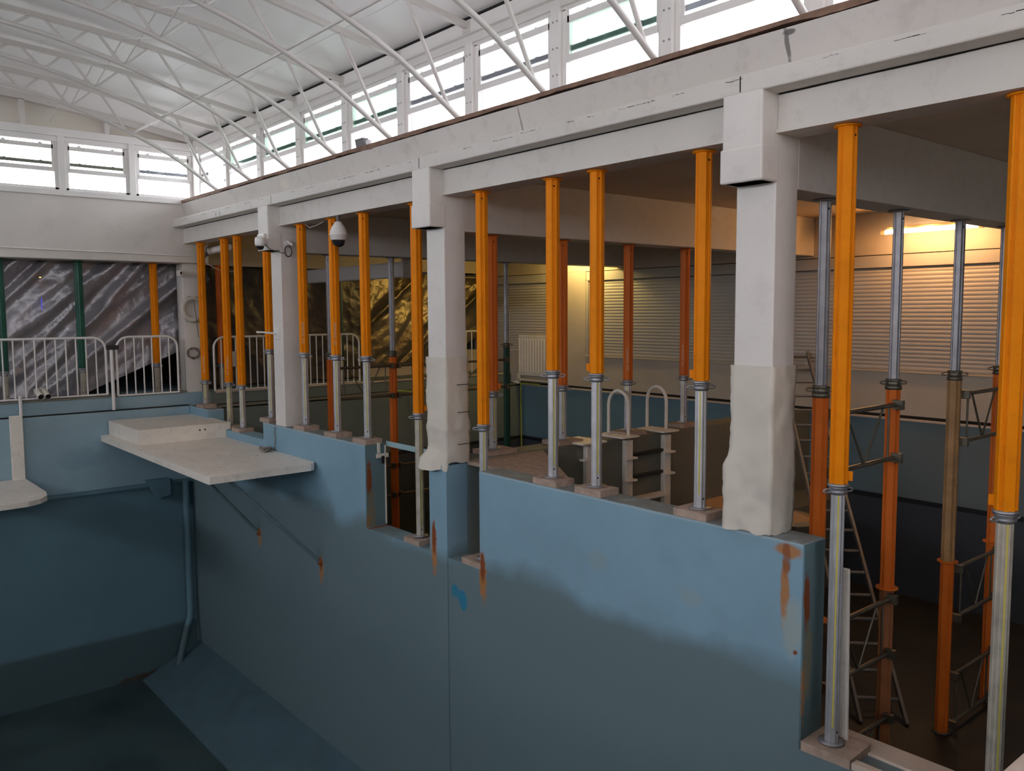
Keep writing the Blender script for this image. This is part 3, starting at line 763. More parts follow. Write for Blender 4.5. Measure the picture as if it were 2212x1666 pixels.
def prop(x, y, z0, z1, zj, label, outer='orange', inner='alu', down=False, ro=.050, ri=.037, rot=.2, zf=None, lower=None, ruler=True, mark=False, tab=0, block=True, top='orange', group=None, base_w=.075):
    t = thing('shoring_prop', label, 'shoring prop', (x, y, z0), group)
    mo, mi = M[outer], M[inner]
    Po, Pi = profile(ro, True, rot), profile(ri, True, rot, gd=.004, gw=.14)
    def tubeseg(nm, P, a, c, m, dims): return MB().prism(shifted(P, x, y), a, c, 2).build(nm, m, t, .0015)
    plate = MB(); plate.lathe([(0,-.004),(base_w,-.004),(base_w,.004),(0,.004)], (x, y, z1-.005), 20)
    holes = MB()
    def hole(zz, r):
        for k in (2, 3, 4, 5, 6):
            a = rot + k*PI/4 + PI/4*0
            d = Vector((math.cos(a), math.sin(a), 0)); c = Vector((x, y, zz)) + d*(r+.0008)
            e = Vector((-d.y, d.x, 0)); vs = [c + e*.007*math.cos(q*PI/4) + Vector((0,0,.007*math.sin(q*PI/4))) for q in range(8)]
            if k % 2 == 1: holes.add(vs, [tuple(range(8))])
    if not down:
        tubeseg('outer_tube', Po, zj, z1-.01, mo, None); inn = tubeseg('inner_tube', Pi, z0+.008, zj-.02, mi, None)
        plate.build('head_plate', M[top], t)
        MB().lathe([(0,-.004),(base_w,-.004),(base_w,.004),(0,.004)], (x, y, z0+.006), 20).build('base_plate', M['steel'], t)
        wing_nut(t, x, y, zj-.032, M['steel'], ro*.92, rot+.5)
        MB().lathe([(ro*.7,0),(ro*1.16,0),(ro*1.2,.012),(ro*1.02,.02),(ro*.7,.02)], (x,y,zj-.012), 16).build('collar', M['steel'], t)
        hole(z1-.06, ro); hole(z0+.07, ri)
        if ruler:
            a = rot + PI*.75 + PI/4
            best = max(range(8), key=lambda k: Vector((math.cos(rot+k*PI/4), math.sin(rot+k*PI/4))).dot(Vector((-x, -y)).normalized()) if True else 0)
            a = rot + best*PI/4; d = Vector((math.cos(a), math.sin(a), 0)); e = Vector((-d.y, d.x, 0)); c0 = Vector((x, y, 0)) + d*(ri+.0012)
            w = .0045
            rl = MB().add([c0-e*w+Vector((0,0,z0+.10)), c0+e*w+Vector((0,0,z0+.10)), c0+e*w+Vector((0,0,zj-.06)), c0-e*w+Vector((0,0,zj-.06))], [(0,1,2,3)])
            ro_ = rl.build('measuring_strip', M['yellow'], inn)
            tk = MB(); zz = z0+.15
            while zz < zj-.08:
                tk.add([c0+d*.0006-e*w+Vector((0,0,zz)), c0+d*.0006+e*w*.2+Vector((0,0,zz)), c0+d*.0006+e*w*.2+Vector((0,0,zz+.002)), c0+d*.0006-e*w+Vector((0,0,zz+.002))], [(0,1,2,3)]); zz += .05
    else:
        zt = zf if zf is not None else z0+.01
        tubeseg('outer_tube', Po, zt, zj, mo, None); inn = tubeseg('inner_tube', Pi, zj+.02, z1-.01, mi, None)
        plate.build('head_plate', M['steel'], t)
        wing_nut(t, x, y, zj+.03, M['iron'] if inner != 'alu' else M['steel'], ro*.95, rot+.4)
        MB().lathe([(ro*.7,0),(ro*1.16,0),(ro*1.16,-.03),(ro*.7,-.03)], (x,y,zj+.006), 16).build('collar', M['iron'], t)
        hole(z1-.06, ri)
        if zf is not None:
            MB().lathe([(0,-.004),(ro*1.6,-.004),(ro*1.6,.006),(0,.006)], (x,y,zf), 20).build('splice_plate', mo if outer != 'ochre' else M['orange2'], t)
            MB().prism(shifted(Po, x, y), z0+.008, zf-.008, 2).build('lower_tube', M[lower or outer], t, .0015)
        MB().lathe([(0,-.004),(base_w,-.004),(base_w,.004),(0,.004)], (x, y, z0+.006), 20).build('base_plate', M['iron'], t)
    if holes.v: holes.build('bolt_hole', M['black'], t)
    if tab:
        a = math.atan2(-y, -x) - tab*PI/2; d = Vector((math.cos(a), math.sin(a), 0)); c = Vector((x,y,0)) + d*(ro+.012)
        k = MB(); e = Vector((-d.y, d.x, 0)); zz = zj+.05 if not down else zj-.06
        k.bar(c-d*.016+Vector((0,0,zz)), c+d*.014+Vector((0,0,zz)), .012, .055); k.build('bracket_tab', mo, t, .002)
    if mark:
        a0 = math.atan2(-y, -x)
        best = min(range(8), key=lambda k: abs(((rot+k*PI/4) - a0 + .35 + PI) % (2*PI) - PI))
        a = rot + best*PI/4; d = Vector((math.cos(a), math.sin(a), 0)); e = Vector((-d.y, d.x, 0)); c0 = Vector((x, y, 0)) + d*(ro+.0012)
        mk = MB(); zz = zj+.11; rnd = random.Random(5)
        for k in range(11):
            if k == 3: zz += .02
            hw = .007 if k != 3 else .010
            for q in (-1, 1):
                mk.add([c0+e*(q*hw-.0018)+Vector((0,0,zz)), c0+e*(q*hw+.0018)+Vector((0,0,zz)), c0+e*(q*hw+.0018)+Vector((0,0,zz+.014)), c0+e*(q*hw-.0018)+Vector((0,0,zz+.014))], [(0,1,2,3)])
            o_ = rnd.choice([0, .006, .012])
            mk.add([c0-e*hw+Vector((0,0,zz+o_)), c0+e*hw+Vector((0,0,zz+o_)), c0+e*hw+Vector((0,0,zz+o_+.003)), c0-e*hw+Vector((0,0,zz+o_+.003))], [(0,1,2,3)])
            zz += .021
        mk.build('stencil_marking', M['trans'], t)
    return t
def timber(x, y, z, label, sx=.28, sy=.20, h=.05, rot=0.0):
    c, s = math.cos(rot), math.sin(rot)
    P = [(x+a*c-b_*s, y+a*s+b_*c) for a, b_ in ((-sx/2,-sy/2),(sx/2,-sy/2),(sx/2,sy/2),(-sx/2,sy/2))]
    o = MB().prism(P, z, z+h, 2).build('timber_block', M['timber'], None, .006)
    return tag(o, label, 'timber block')

DY = -4.505
rows = [  # x, z0, zj, rot, inner, mark, tab, label, block label
 (12.29, .05, .39, .10, 'alu_dirty', True, 0, 'orange prop in front of the far corner column, beside the white life ring'),
 (11.41, -.17, .41, .10, 'alu_dirty', True, 0, 'orange prop with a dusty brown inner tube behind the white starting box'),
 (10.97, -.17, .40, .10, 'alu', False, 0, 'orange prop right of the dusty-tube prop, behind the corner of the white box'),
 (10.06, .05, .90, .10, 'alu', False, 0, 'orange prop half hidden behind the column with the dome camera'),
 (9.12, .05, .89, .15, 'alu', True, 0, 'orange prop just right of the column with the coiled black cable'),
 (8.36, .05, .89, .15, 'alu', True, 0, 'orange prop directly behind the hanging white dome camera'),
 (7.715, .05, .90, .15, 'alu', False, 0, 'orange prop at the end of the blue wall, above the white latch'),
 (6.76, -.80, .39, .55, 'alu_dirty', False, -1, 'grooved orange prop standing down in the narrow gap left of the wrapped column'),
 (5.76, -.80, .38, .20, 'alu', False, 0, 'orange prop standing in the gap right of the pilaster column'),
 (4.875, .05, .89, .25, 'alu', False, 0, 'orange prop on the long wall, second prop left of the pool ladder'),
 (4.40, .05, .89, .25, 'alu', False, 1, 'orange prop on a reddish block, immediately left of the pool ladder'),
 (3.45, .05, .89, .50, 'alu', False, 1, 'orange prop on the wall left of the nearest column, ruler strip on its tube'),
 (2.48, -1.17, .36, .62, 'alu', False, -1, 'tallest orange prop at right, standing on the low sill past the wall end'),
 (1.60, -1.20, .36, .70, 'alu_dirty', False, 1, 'orange prop cut by the right edge of the photo'),
]
for (x, z0, zj, rot, inn, mk, tb, lb) in rows:
    prop(x, DY, z0, 2.362, zj, lb, rot=rot, inner=inn, mark=mk, tab=tb, group='orange props along the low blue wall')
blocks = [(12.25, 0, 'pale timber block under the orange prop by the far corner column'),
 (10.97, -.22, 'raw timber block beside the white starting box'), (11.41, -.22, 'timber block behind the white starting box, mostly hidden'),
 (10.05, 0, 'pale block left of the foot of the dome camera column'),
 (9.10, 0, 'whitish block right of the foot of the dome camera column'), (8.34, 0, 'block with a reddish end, second right of the dome camera column'),
 (7.715, 0, 'reddish block on the wall end, above the white latch'), (6.76, -.86, 'block at the bottom of the narrow gap by the wrapped column'),
 (5.82, -.86, 'block at the bottom of the gap right of the pilaster'), (4.86, 0, 'grey block under the second prop left of the pool ladder'),
 (4.39, 0, 'block with a pinkish cut end at the foot of the prop beside the ladder'), (3.45, 0, 'dusty block under the prop left of the nearest column')]
for x, z, lb in blocks: timber(x, DY+.01 if x != 11.41 else -4.535, z, lb, sx=.27, sy=.20 if x != 11.41 else .14)
timber(2.46, -4.52, -1.23, 'large dusty timber pad under the tallest orange prop', .30, .27, .055, .05)
timber(1.60, -4.52, -1.25, 'timber pad under the prop at the right edge', .30, .22, .05)
# plank lying on the right sill
tag(MB().box(.95, 2.30, -4.46, -4.40, -1.23, -1.19).build('sill_plank', M['deck'], None, .004), 'long pale plank lying on the low sill right of the tall prop', 'plank')
tag(MB().bar((2.455, -4.60, -1.215), (2.475, -4.60, -.15), .055, .018, (0,1,0)).build('white_strip', M['cream'], None, .002), 'upright flat white strip leaning behind the tall prop, greenish at its foot', 'strip')

# red-orange props on the partition
for (y, rot, mk, tb, lb) in [(-5.03, .5, False, -1, 'red-orange prop on the partition, mostly hidden behind a nearer orange prop'),
                         (-5.94, .15, True, 0, 'red-orange prop on the partition with a vertical white marking, left of the ladder'),
                         (-6.92, .6, True, 0, 'red-orange prop seen between the pool ladder hoops'),
                         (-7.88, .35, True, 0, 'red-orange prop farthest back on the partition, right of the ladder hoops')]:
    prop(6.285, y, .05, 2.063, .60, lb, outer='orange2', rot=rot, mark=mk, tab=tb, top='orange2', group='red-orange props on the partition wall')
for y, lb in [(-5.05, 'wide timber board under the first partition prop'), (-5.94, 'timber block on the partition beside a cream cap plate'),
              (-6.92, 'small block on the partition behind the ladder hoops'), (-7.88, 'thin block on the partition right of the ladder')]:
    timber(6.285, y, .01, lb, .26, .34, .04)

# galvanised + orange shoring under the nearest cross beam
prop(2.98, -5.16, -2.2, 2.062, .80, 'double prop, galvanised top and orange below, hidden half behind the tallest orange prop', 'orange2', 'steel', True, rot=.35, zf=-.73, group='double props under the nearest cross beam')
prop(2.98, -6.16, -2.2, 2.062, .79, 'double prop with bright orange middle and muddy brown lower tube, carrying a frame', 'orange2', 'steel', True, rot=.45, zf=-.73, lower='brownor', group='double props under the nearest cross beam')
prop(2.98, -7.20, -2.2, 2.062, .80, 'double prop with weathered ochre middle tube in front of the tube light', 'ochre', 'steel', True, rot=.2, zf=-.73, lower='orange2', group='double props under the nearest cross beam')
prop(2.98, -8.12, -2.2, 2.062, .80, 'slim red-orange double prop farthest right beneath the cross beam', 'orange2', 'steel', True, rot=.3, zf=-.73, group='double props under the nearest cross beam')
# props under the deepest cross beam
prop(9.565, -5.08, -2.2, 2.062, .80, 'grey topped prop hidden behind the orange prop at the dome camera', 'orange2', 'steel', True, rot=.1, zf=-.73, group='props under the deepest cross beam')
prop(9.565, -5.98, -2.2, 2.062, .80, 'grey topped prop with orange lower tube, left of the narrow gap', 'orange2', 'steel', True, rot=.3, zf=-.42, group='props under the deepest cross beam')
prop(9.565, -7.92, -2.2, 2.062, .85, 'grey topped prop with dark green lower tube by the radiator', 'dgreen', 'steel', True, rot=.3, ro=.045, ri=.032, group='props under the deepest cross beam')
# far end props on the deck
prop(12.92, -2.08, .2, 2.085, .60, 'green prop cut by the left edge of the photo', 'green', 'alu_dirty', False, rot=.2, ruler=False, top='green', group='props on the far deck')
prop(12.92, -3.03, .2, 2.085, .60, 'green prop behind the long white railing', 'green', 'alu_dirty', False, rot=.2, ruler=False, top='green', group='props on the far deck')
prop(12.92, -4.03, .2, 2.085, .63, 'orange prop standing behind the white railing gate', 'orange', 'alu_dirty', False, rot=.2, ruler=False, group='props on the far deck')
prop(12.92, -5.00, .2, 2.085, .58, 'dull orange prop behind the railing right of the corner column', 'orange2', 'alu_dirty', False, rot=.2, ruler=False, top='orange2', group='props on the far deck')
prop(13.0, -7.1, .2, 2.10, .60, 'dark green prop in front of the golden reflections of the black sheet', 'dgreen', 'alu_dirty', False, rot=.2, ruler=False, top='dgreen', group='props on the far deck')

# frames between props
def frame(x, y0, y1, zt, zb, label, m='iron', r=.017):
    f = thing('truss_frame', label, 'steel frame', (x, y0, zb), 'steel frames clamped between props')
    for nm, z in (('top_rail', zt), ('bottom_rail', zb)):
        MB().tube([(x, y0, z), (x, y1, z)], r, 12).build(nm, M[m], f)
    ya, yb = y0+(y1-y0)*.12, y0+(y1-y0)*.88; ym = (y0+y1)/2
    for (p, q) in (((ya, zt), (ya, zb)), ((yb, zt), (yb, zb)), ((ya+(yb-ya)*.12, zt), (ym, zb)), ((yb-(yb-ya)*.12, zt), (ym, zb))):
        MB().tube([(x, p[0], p[1]), (x, q[0], q[1])], r*.5, 8).build('strut', M[m], f)
    for y in (y0, y1):
        for z in (zt, zb): MB().box(x-.055, x+.02, y-.02, y+.02, z-.035, z+.035).build('clamp', M[m], f, .004)
for (y0, y1, nm) in ((-6.11, -5.21, 'near pair of double props'), (-8.07, -7.25, 'right-hand pair of double props')):
    for zt, zb, w in ((.66, .27, 'upper'), (-.79, -1.21, 'middle'), (-1.71, -2.13, 'lowest')):
        frame(2.93, y0, y1, zt, zb, '%s steel frame with V struts between the %s' % (w, nm))
for zt, zb, w in ((.66, .27, 'upper'), (-.66, -1.05, 'lower')):
    frame(9.52, -5.93, -5.13, zt, zb, '%s dark frame between the two grey topped props behind the dome camera' % w)
    frame(9.52, -7.87, -6.03, zt, zb, '%s dark frame reaching to the prop with the dark green tube' % w)

# steel beam under the deepest cross beam
sb = thing('steel_beam', 'pale grey steel channel beam hung below the ceiling in front of the black sheet', 'steel beam', (11.1, -6.31, 1.83))
bb = MB(); bb.box(9.7, 12.6, -6.33, -6.31, 1.83, 2.03); bb.box(9.7, 12.6, -6.40, -6.31, 2.02, 2.035); bb.box(9.7, 12.6, -6.40, -6.31, 1.825, 1.84)
bb.build('channel', M['steelbeam'], sb, .003)
MB().box(9.66, 9.70, -6.42, -6.22, 1.81, 2.20).build('fixing_plate', M['steelbeam'], sb, .003)
k = MB()
for z in (1.87, 2.0):
    for y in (-6.27, -6.38): k.lathe([(0,-.008),(.012,-.008),(.012,0)], (9.66, y, z), 8, 0)
k.build('bolt', M['steel'], sb)

# ------------------------------------------------------------------ tube lights
def tube_light(x0, x1, label):
    Y_ = -10.05
    t = thing('tube_light', label, 'tube light', ((x0+x1)/2, Y_, 2.27))
    MB().box(x0+.05, x1-.05, Y_-.05, Y_+.03, 2.295, 2.33).build('light_housing', M['shut'], t, .008)
    MB().tube([(x0+.03, Y_, 2.27), (x1-.03, Y_, 2.27)], .024, 12).build('lit_tube', M['tube'], t)
    for a, c in ((x0-.02, x0+.035), (x1-.035, x1+.02)): MB().tube([(a, Y_, 2.27), (c, Y_, 2.27)], .030, 12).build('end_cap', M['cream'], t)
    for xx in (x0+.2, x1-.2): MB().box(xx-.015, xx+.015, -10.39, Y_-.03, 2.30, 2.325).build('mounting_arm', M['shut'], t)
    return t
tube_light(3.93, 5.05, 'lit warm tube light above the orange-lit shutter')
tube_light(9.80, 10.95, 'lit tube light at the top of the yellow-lit shutter, mostly hidden by a beam')

# ------------------------------------------------------------------ railings
def railing(y0, y1, x, zt, zb, n, label, posts=(), round0=True, round1=True, r=.017, mid=None):
    """tubular white railing running along y from y0 (left) to y1 (right)"""
    t = thing('railing', label, 'railing', (x, (y0+y1)/2, zb), None)
    R = .16; s = 1 if y1 > y0 else -1
    pts = []
    pts.append((x, y0, zb))
    if round0:
        for k in range(7):
            a = PI/2*k/6; pts.append((x, y0 + s*R*(1-math.cos(a)), zt-R+R*math.sin(a)))
    else: pts.append((x, y0, zt))
    if round1:
        for k in range(7):
            a = PI/2*k/6; pts.append((x, y1 - s*R*(1-math.sin(a)), zt-R+R*math.cos(a)))
    else: pts.append((x, y1, zt))
    pts.append((x, y1, zb))
    MB().tube(pts, r, 10).build('top_rail', M['white_clean'], t)
    MB().tube([(x, y0, zb), (x, y1, zb)], r*.8, 10).build('bottom_rail', M['white_clean'], t)
    for i in range(1, n):
        y = y0 + (y1-y0)*i/n
        dd = min(abs(y-y0), abs(y-y1)); zz = zt
        if dd < R and (round0 if abs(y-y0) < abs(y-y1) else round1): zz = zt - R + math.sqrt(max(0, R*R-(R-dd)**2))
        MB().tube([(x, y, zb), (x, y, zz)], .010, 8).build('baluster', M['white_clean'], t)
    for y in posts:
        MB().tube([(x-.03, y, .02), (x-.03, y, zb+.05)], .022, 10).build('post', M['white_clean'], t)
    return t
railing(.6, -3.28, 12.70, 1.03, .24, 31, 'long white tubular railing on the far deck, running off the left edge', posts=(-2.2, -1.0, .2), round0=False)
gt = railing(-3.42, -4.26, 12.70, 1.03, .21, 7, 'short white railing gate next to the far corner column')
MB().tube([(12.68, -3.35, .0), (12.68, -3.35, .86)], .024, 10).build('gate_post', M['white_clean'], gt)
MB().box(12.64, 12.72, -3.44, -3.28, .86, .92).build('latch_cloth', M['cable'], gt, .01)
railing(-4.76, -7.22, 12.60, 1.0, .20, 22, 'white tubular railing behind the closest-set orange props and column')
railing(-9.35, -10.0, 12.62, 1.0, .18, 5, 'short white rounded railing behind the dark green prop')
tag(MB().box(12.56, 12.585, -5.13, -4.95, .55, .78).build('notice_plate', M['shut'], None, .003), 'small blank pale plate on the railing between two orange props', 'plate')

# radiator
rd = thing('radiator', 'white panel radiator on legs against the wall in the far corner', 'radiator', (11.55, -10.27, .1))
MB().box(10.9, 12.05, -10.30, -10.26, .18, .92).build('panel', M['cream'], rd, .01)
rr = MB(); x = 10.95
while x < 12.0: rr.box(x, x+.035, -10.262, -10.250, .24, .86); x += .075
rr.build('flute', M['cream'], rd, .006)
MB().box(10.85, 12.1, -10.27, -10.24, .09, .115).build('foot_rail', M['cream'], rd)
for x in (12.04, 10.95): MB().box(x-.02, x+.02, -10.29, -10.24, .02, .2).build('leg', M['cream'], rd)

# life ring, ropes, hinge etc. on the corner column
lr = thing('life_ring', 'white life ring hung on the far corner column', 'life ring', (12.70, -4.50, 1.42))
MB().tube([(12.69, -4.50+.145*math.cos(a*PI/16), 1.42+.16*math.sin(a*PI/16)) for a in range(32)], .042, 14, closed=True).build('ring', M['ring'], lr)
MB().tube([(12.66, -4.50+.165*math.cos(a*PI/16), 1.42+.185*math.sin(a*PI/16)+.012*math.sin(a*1.3)) for a in range(32)], .0035, 6, closed=True).build('grab_rope', M['rope'], lr)
MB().tube([(12.64, -4.50, 1.56), (12.635, -4.52, 1.40), (12.64, -4.54, 1.18), (12.65, -4.56, 1.0)], .006, 6).build('hanging_cord', M['rope'], lr)
tag(MB().tube([(12.72-.02*math.sin(a), -4.50+.085*math.cos(a*PI/8)*(1+.1*math.sin(a*1.7)), .77+.075*math.sin(a*PI/8)*(1+.15*math.cos(a))) for a in range(64)], .009, 6).build('rope_coil', M['rope']),
    'coiled grey rope hung low on the far corner column', 'rope')
hg = MB().box(12.60, 12.74, -4.345, -4.30, 1.90, 1.98).build('gate_hinge', M['cream'], None, .004); tag(hg, 'small pale metal hinge left of the far corner column top', 'hinge')
MB().box(12.595, 12.60, -4.335, -4.31, 1.92, 1.96).build('pin', M['black'], hg)
dp = thing('drain_pipe', 'pair of short cream pipes sticking out through the long far railing', 'pipe', (12.55, -2.48, .3))
for dy in (0, .085):
    MB().tube([(12.80, -2.50+dy, .34), (12.50, -2.50+dy, .27)], .038, 14, cap=False).build('pipe', M['cream'], dp)
    MB().lathe([(0,0),(.034,0)], (12.52, -2.50+dy, .275), 14, 0).build('opening', M['black'], dp)
tag(MB().tube([(12.62, 3.0, 2.235), (12.62, -1.0, 2.23), (12.62, -2.6, 2.21), (12.62, -3.6, 2.20), (12.62, -4.45, 2.19)], .009, 8).build('cable_conduit', M['white_clean']), 'thin white conduit running along the far wall above the sheet', 'conduit')

# cameras
dc = thing('dome_camera', 'small white dome camera on the corbel of the second column', 'camera', (9.35, -4.13, 2.2))
MB().box(9.44, 9.62, -4.238, -4.19, 2.15, 2.27).build('mount_plate', M['white_clean'], dc, .01)
MB().lathe([(0,.05),(.05,.05),(.058,.03),(.062,-.02),(.055,-.045),(.045,-.05)], (9.42, -4.14, 2.17), 20).build('housing', M['white_clean'], dc)
MB().lathe([(.045,0),(.042,-.02),(.03,-.036),(.012,-.044),(0,-.046)], (9.42, -4.14, 2.12), 20).build('dome', M['dome'], dc)
pc = thing('hanging_dome_camera', 'large white dome camera hanging from the beam in front of an orange prop', 'camera', (8.07, -4.41, 2.366))
HX, HY = 8.07, -4.41
MB().tube([(HX, HY, 2.366), (HX, HY, 2.27)], .020, 12).build('stem', M['lamp_grey'], pc)
MB().lathe([(0,.09),(.035,.09),(.045,.07),(.07,.035),(.085,-.005),(.090,-.035),(.094,-.037),(.094,-.050),(.088,-.055),(.085,-.09),(.075,-.10)], (HX, HY, 2.21), 28).build('housing', M['white_clean'], pc)
MB().lathe([(.068,0),(.066,-.03),(.052,-.055),(.028,-.07),(0,-.075)], (HX, HY, 2.112), 24).build('dome', M['dome'], pc)
bc = thing('bullet_camera', 'white tubular camera housing near the ceiling behind the first orange props', 'camera', (12.2, -4.56, 2.2))
MB().tube([(12.45, -4.70, 2.26), (11.75, -4.70, 2.28)], .050, 14).build('housing', M['white_clean'], bc)
MB().tube([(12.60, -4.66, 2.20), (12.45, -4.70, 2.26)], .032, 10).build('bracket', M['lamp_grey'], bc)
MB().tube([(12.45, -4.66, 2.22), (12.42, -4.63, 2.30), (12.1, -4.64, 2.335), (11.7, -4.64, 2.30), (11.2, -4.64, 2.34)], .006, 6).build('lead', M['cable'], bc)
sc = thing('small_bullet_camera', 'tiny white bullet camera beside the coiled black cable', 'camera', (9.40, -4.50, 2.15))
MB().tube([(9.42, -4.47, 2.19), (9.33, -4.50, 2.14)], .016, 10).build('body', M['white_clean'], sc)
MB().box(9.415, 9.43, -4.50, -4.44, 2.14, 2.19).build('bracket', M['white_clean'], sc)
cc = thing('cable_coil', 'coil of black cable hung on the column with the dome camera', 'cable', (9.40, -4.47, 2.08))
MB().tube([(9.40-.004*math.sin(a*.9), -4.475+.043*math.cos(a*PI/8)*(1+.05*math.sin(a*.5)), 2.075+.062*math.sin(a*PI/8)*(1+.05*math.cos(a*.4))) for a in range(80)], .0048, 6).build('coil', M['cable'], cc)
MB().tube([(9.38, -4.14, 2.16), (9.37, -4.25, 2.08), (9.40, -4.40, 2.05), (9.40, -4.43, 2.06)], .004, 6).build('lead', M['cable'], cc)
sw = thing('hook_plate', 'white wall plate with a protruding hook on the dome camera column', 'wall plate', (9.57, -4.375, 1.1))
MB().box(9.50, 9.64, -4.39, -4.375, 1.04, 1.17).build('plate', M['white_clean'], sw, .006)
MB().tube([(9.56, -4.38, 1.11), (9.60, -4.20, 1.13), (9.66, -4.17, 1.13)], .011, 8).build('hook', M['white_clean'], sw)
# floodlight
fl = thing('floodlight', 'small grey floodlight on the brown ledge in front of the windows', 'floodlight', (7.57, -4.43, 3.0))
MB().prism([(7.50, 2.985), (7.66, 2.985), (7.69, 3.08), (7.535, 3.08)], -4.47, -4.41, 1).build('housing', M['lamp_grey'], fl, .006)
MB().box(7.44, 7.50, -4.46, -4.42, 2.985, 3.05).build('bracket', M['white_clean'], fl, .008)
# thin wires
tag(MB().tube([(8.95, -4.47, 2.35), (8.8, -4.45, 2.30), (8.6, -4.44, 2.31), (8.42, -4.42, 2.33)], .003, 6).build('loose_wire', M['cream']), 'thin pale wire hanging below the beam left of the hanging camera', 'wire')
tag(MB().tube([(12.66, -4.72, 2.09), (12.5, -4.9, 1.97), (12.5, -5.1, 1.99), (12.66, -5.3, 2.10)], .004, 6).build('drooping_wire', M['cream']), 'white wire drooping between two orange props below the ceiling', 'wire')
tag(MB().tube([(13.0, -9.3, 2.05), (12.95, -9.6, 2.01), (12.95, -10.2, 1.99), (12.9, -10.3, 2.06)], .006, 6).build('sheet_cord', M['cream']), 'pale cord along the top of the sheet by the radiator', 'cord')
ceil_ = tag(MB().box(9.2, 9.22, -4.6, -4.5, 2.3, 2.31).build('wire_clip', M['cable']), 'tiny black clip under the beam beside the second column', 'clip')

# hose
tag(MB().tube([(12.3, -7.72, .03), (12.12, -7.8, .035), (12.04, -7.9, .02), (12.03, -7.95, -.1), (12.04, -7.97, -.8), (12.05, -7.98, -2.1)], .012, 8).build('garden_hose', M['hose']), 'yellow-green hose hanging over the rim left of the wrapped column', 'hose')
tag(MB().tube([(11.5, -10.3, .03), (11.9, -10.25, .035), (12.0, -10.28, .02), (12.03, -10.3, -.08), (12.02, -10.3, -.9), (12.0, -10.3, -2.1)], .012, 8).build('garden_hose', M['hose']), 'yellow-green hose hanging into the far corner below the radiator', 'hose')

# ------------------------------------------------------------------ gap fittings
tag(MB().bar((7.60, -4.655, -.01), (6.42, -4.655, -.01), .012, .055).build('gap_bar', M['pale_blue'], None, .003), 'pale blue flat bar across the top of the narrow gap', 'bar')
lt = thing('latch', 'white metal latch on the wall end beside the narrow gap', 'latch', (7.58, -4.58, -.06))
MB().box(7.570, 7.584, -4.565, -4.53, -.10, .01).build('strap', M['cream'], lt, .004)
MB().box(7.566, 7.584, -4.66, -4.515, -.15, -.105).build('cross_plate', M['cream'], lt, .004)
MB().box(7.55, 7.57, -4.60, -4.57, -.21, -.13).build('bolt', M['cable'], lt, .004)
ft = thing('footing_edge', 'thin white metal edging on the side of the narrow gap', 'edging', (7.586, -4.62, -.4))
MB().box(7.575, 7.59, -4.632, -4.618, -.85, -.02).build('edge_strip', M['cream'], ft)

# ------------------------------------------------------------------ starting platform
sp = thing('starting_platform', 'large white starting platform cantilevered from the blue wall, with a box on top', 'platform', (10.6, -3.8, -.37))
P = [(12.635, -3.15), (12.635, -4.387), (8.72, -4.387), (8.66, -4.36), (8.62, -4.30), (8.61, -3.16), (8.62, -3.15)]
MB().prism(P, -.40, -.32, 2).build('slab', M['cream'], sp, .022)
bx = MB().prism([(-3.25,-.318),(-4.387,-.318),(-4.387,-.216),(-4.45,-.216),(-4.45,-.12),(-3.25,-.12)], 11.27, 12.60, 0)
bxo = bx.build('step_box', M['cream'], sp, .006)
k = MB()
for y in (-4.03, -4.10): k.lathe([(0,-.002),(.012,-.002)], (11.266, y, -.20+.02*random.random()), 10, 0)
k.build('drill_hole', M['black'], bxo)
k = MB(); rnd = random.Random(2)
for _ in range(14):
    x, y = rnd.uniform(8.9, 10.9), rnd.uniform(-4.2, -3.3); r = rnd.uniform(.005, .012)
    k.lathe([(0, .0012), (r, .0008)], (x, y, -.32), 7)
k.build('chip', M['black'], sp)
for (a, c) in (((8.48+.25, -3.40, -.40), (8.62, -4.38, -1.45)), ((10.27, -3.50, -.40), (10.29, -4.38, -1.44))):
    MB().tube([a, c], .020, 12).build('stay_rod', M['rod'], sp)
    MB().lathe([(0,.04),(.04,.035),(.045,0)], (c[0], -4.40, c[2]), 10, 1).build('rusty_fixing', M['rustm'], sp)
# crumpled rag/rope on the platform
k = MB(); rnd = random.Random(11)
for q in range(5):
    cx_, cy_ = 9.72+rnd.uniform(-.12,.12), -4.27+rnd.uniform(-.06,.06)
    k.tube([(cx_+rnd.uniform(.03,.11)*math.cos(a*1.1+q), cy_+rnd.uniform(.02,.06)*math.sin(a*1.1+q), -.31+rnd.uniform(0,.04)) for a in range(9)], .010, 6)
tag(k.build('crumpled_rope', M['rope']), 'tangle of grey rope lying at the back of the white platform', 'rope')
tag(MB().tube([(9.70, -4.375, -.02), (9.71, -4.37, -.12), (9.68, -4.37, -.16), (9.72, -4.37, -.30)], .006, 6).build('hanging_string', M['rope']), 'short grey string hanging down the blue wall below the dome camera column', 'string')

# second bench at the left edge
bn = thing('starting_bench', 'cream L-shaped bench fixed to the far pool wall at the left edge', 'bench', (12.0, -1.9, -.82))
MB().box(12.58, 12.635, -2.20, -2.05, -.82, .04).build('back_plate', M['cream'], bn, .008)
P = [(12.63, -1.30), (12.63, -2.20), (11.5, -2.22), (11.25, -2.18), (11.10, -2.08), (11.02, -1.94), (11.0, -1.75), (11.0, -1.30)]
MB().prism(P, -.86, -.80, 2).build('seat_board', M['cream'], bn, .02)
MB().box(11.2, 12.6, -1.98, -1.94, -.90, -.86).build('under_rail', M['moss'], bn)
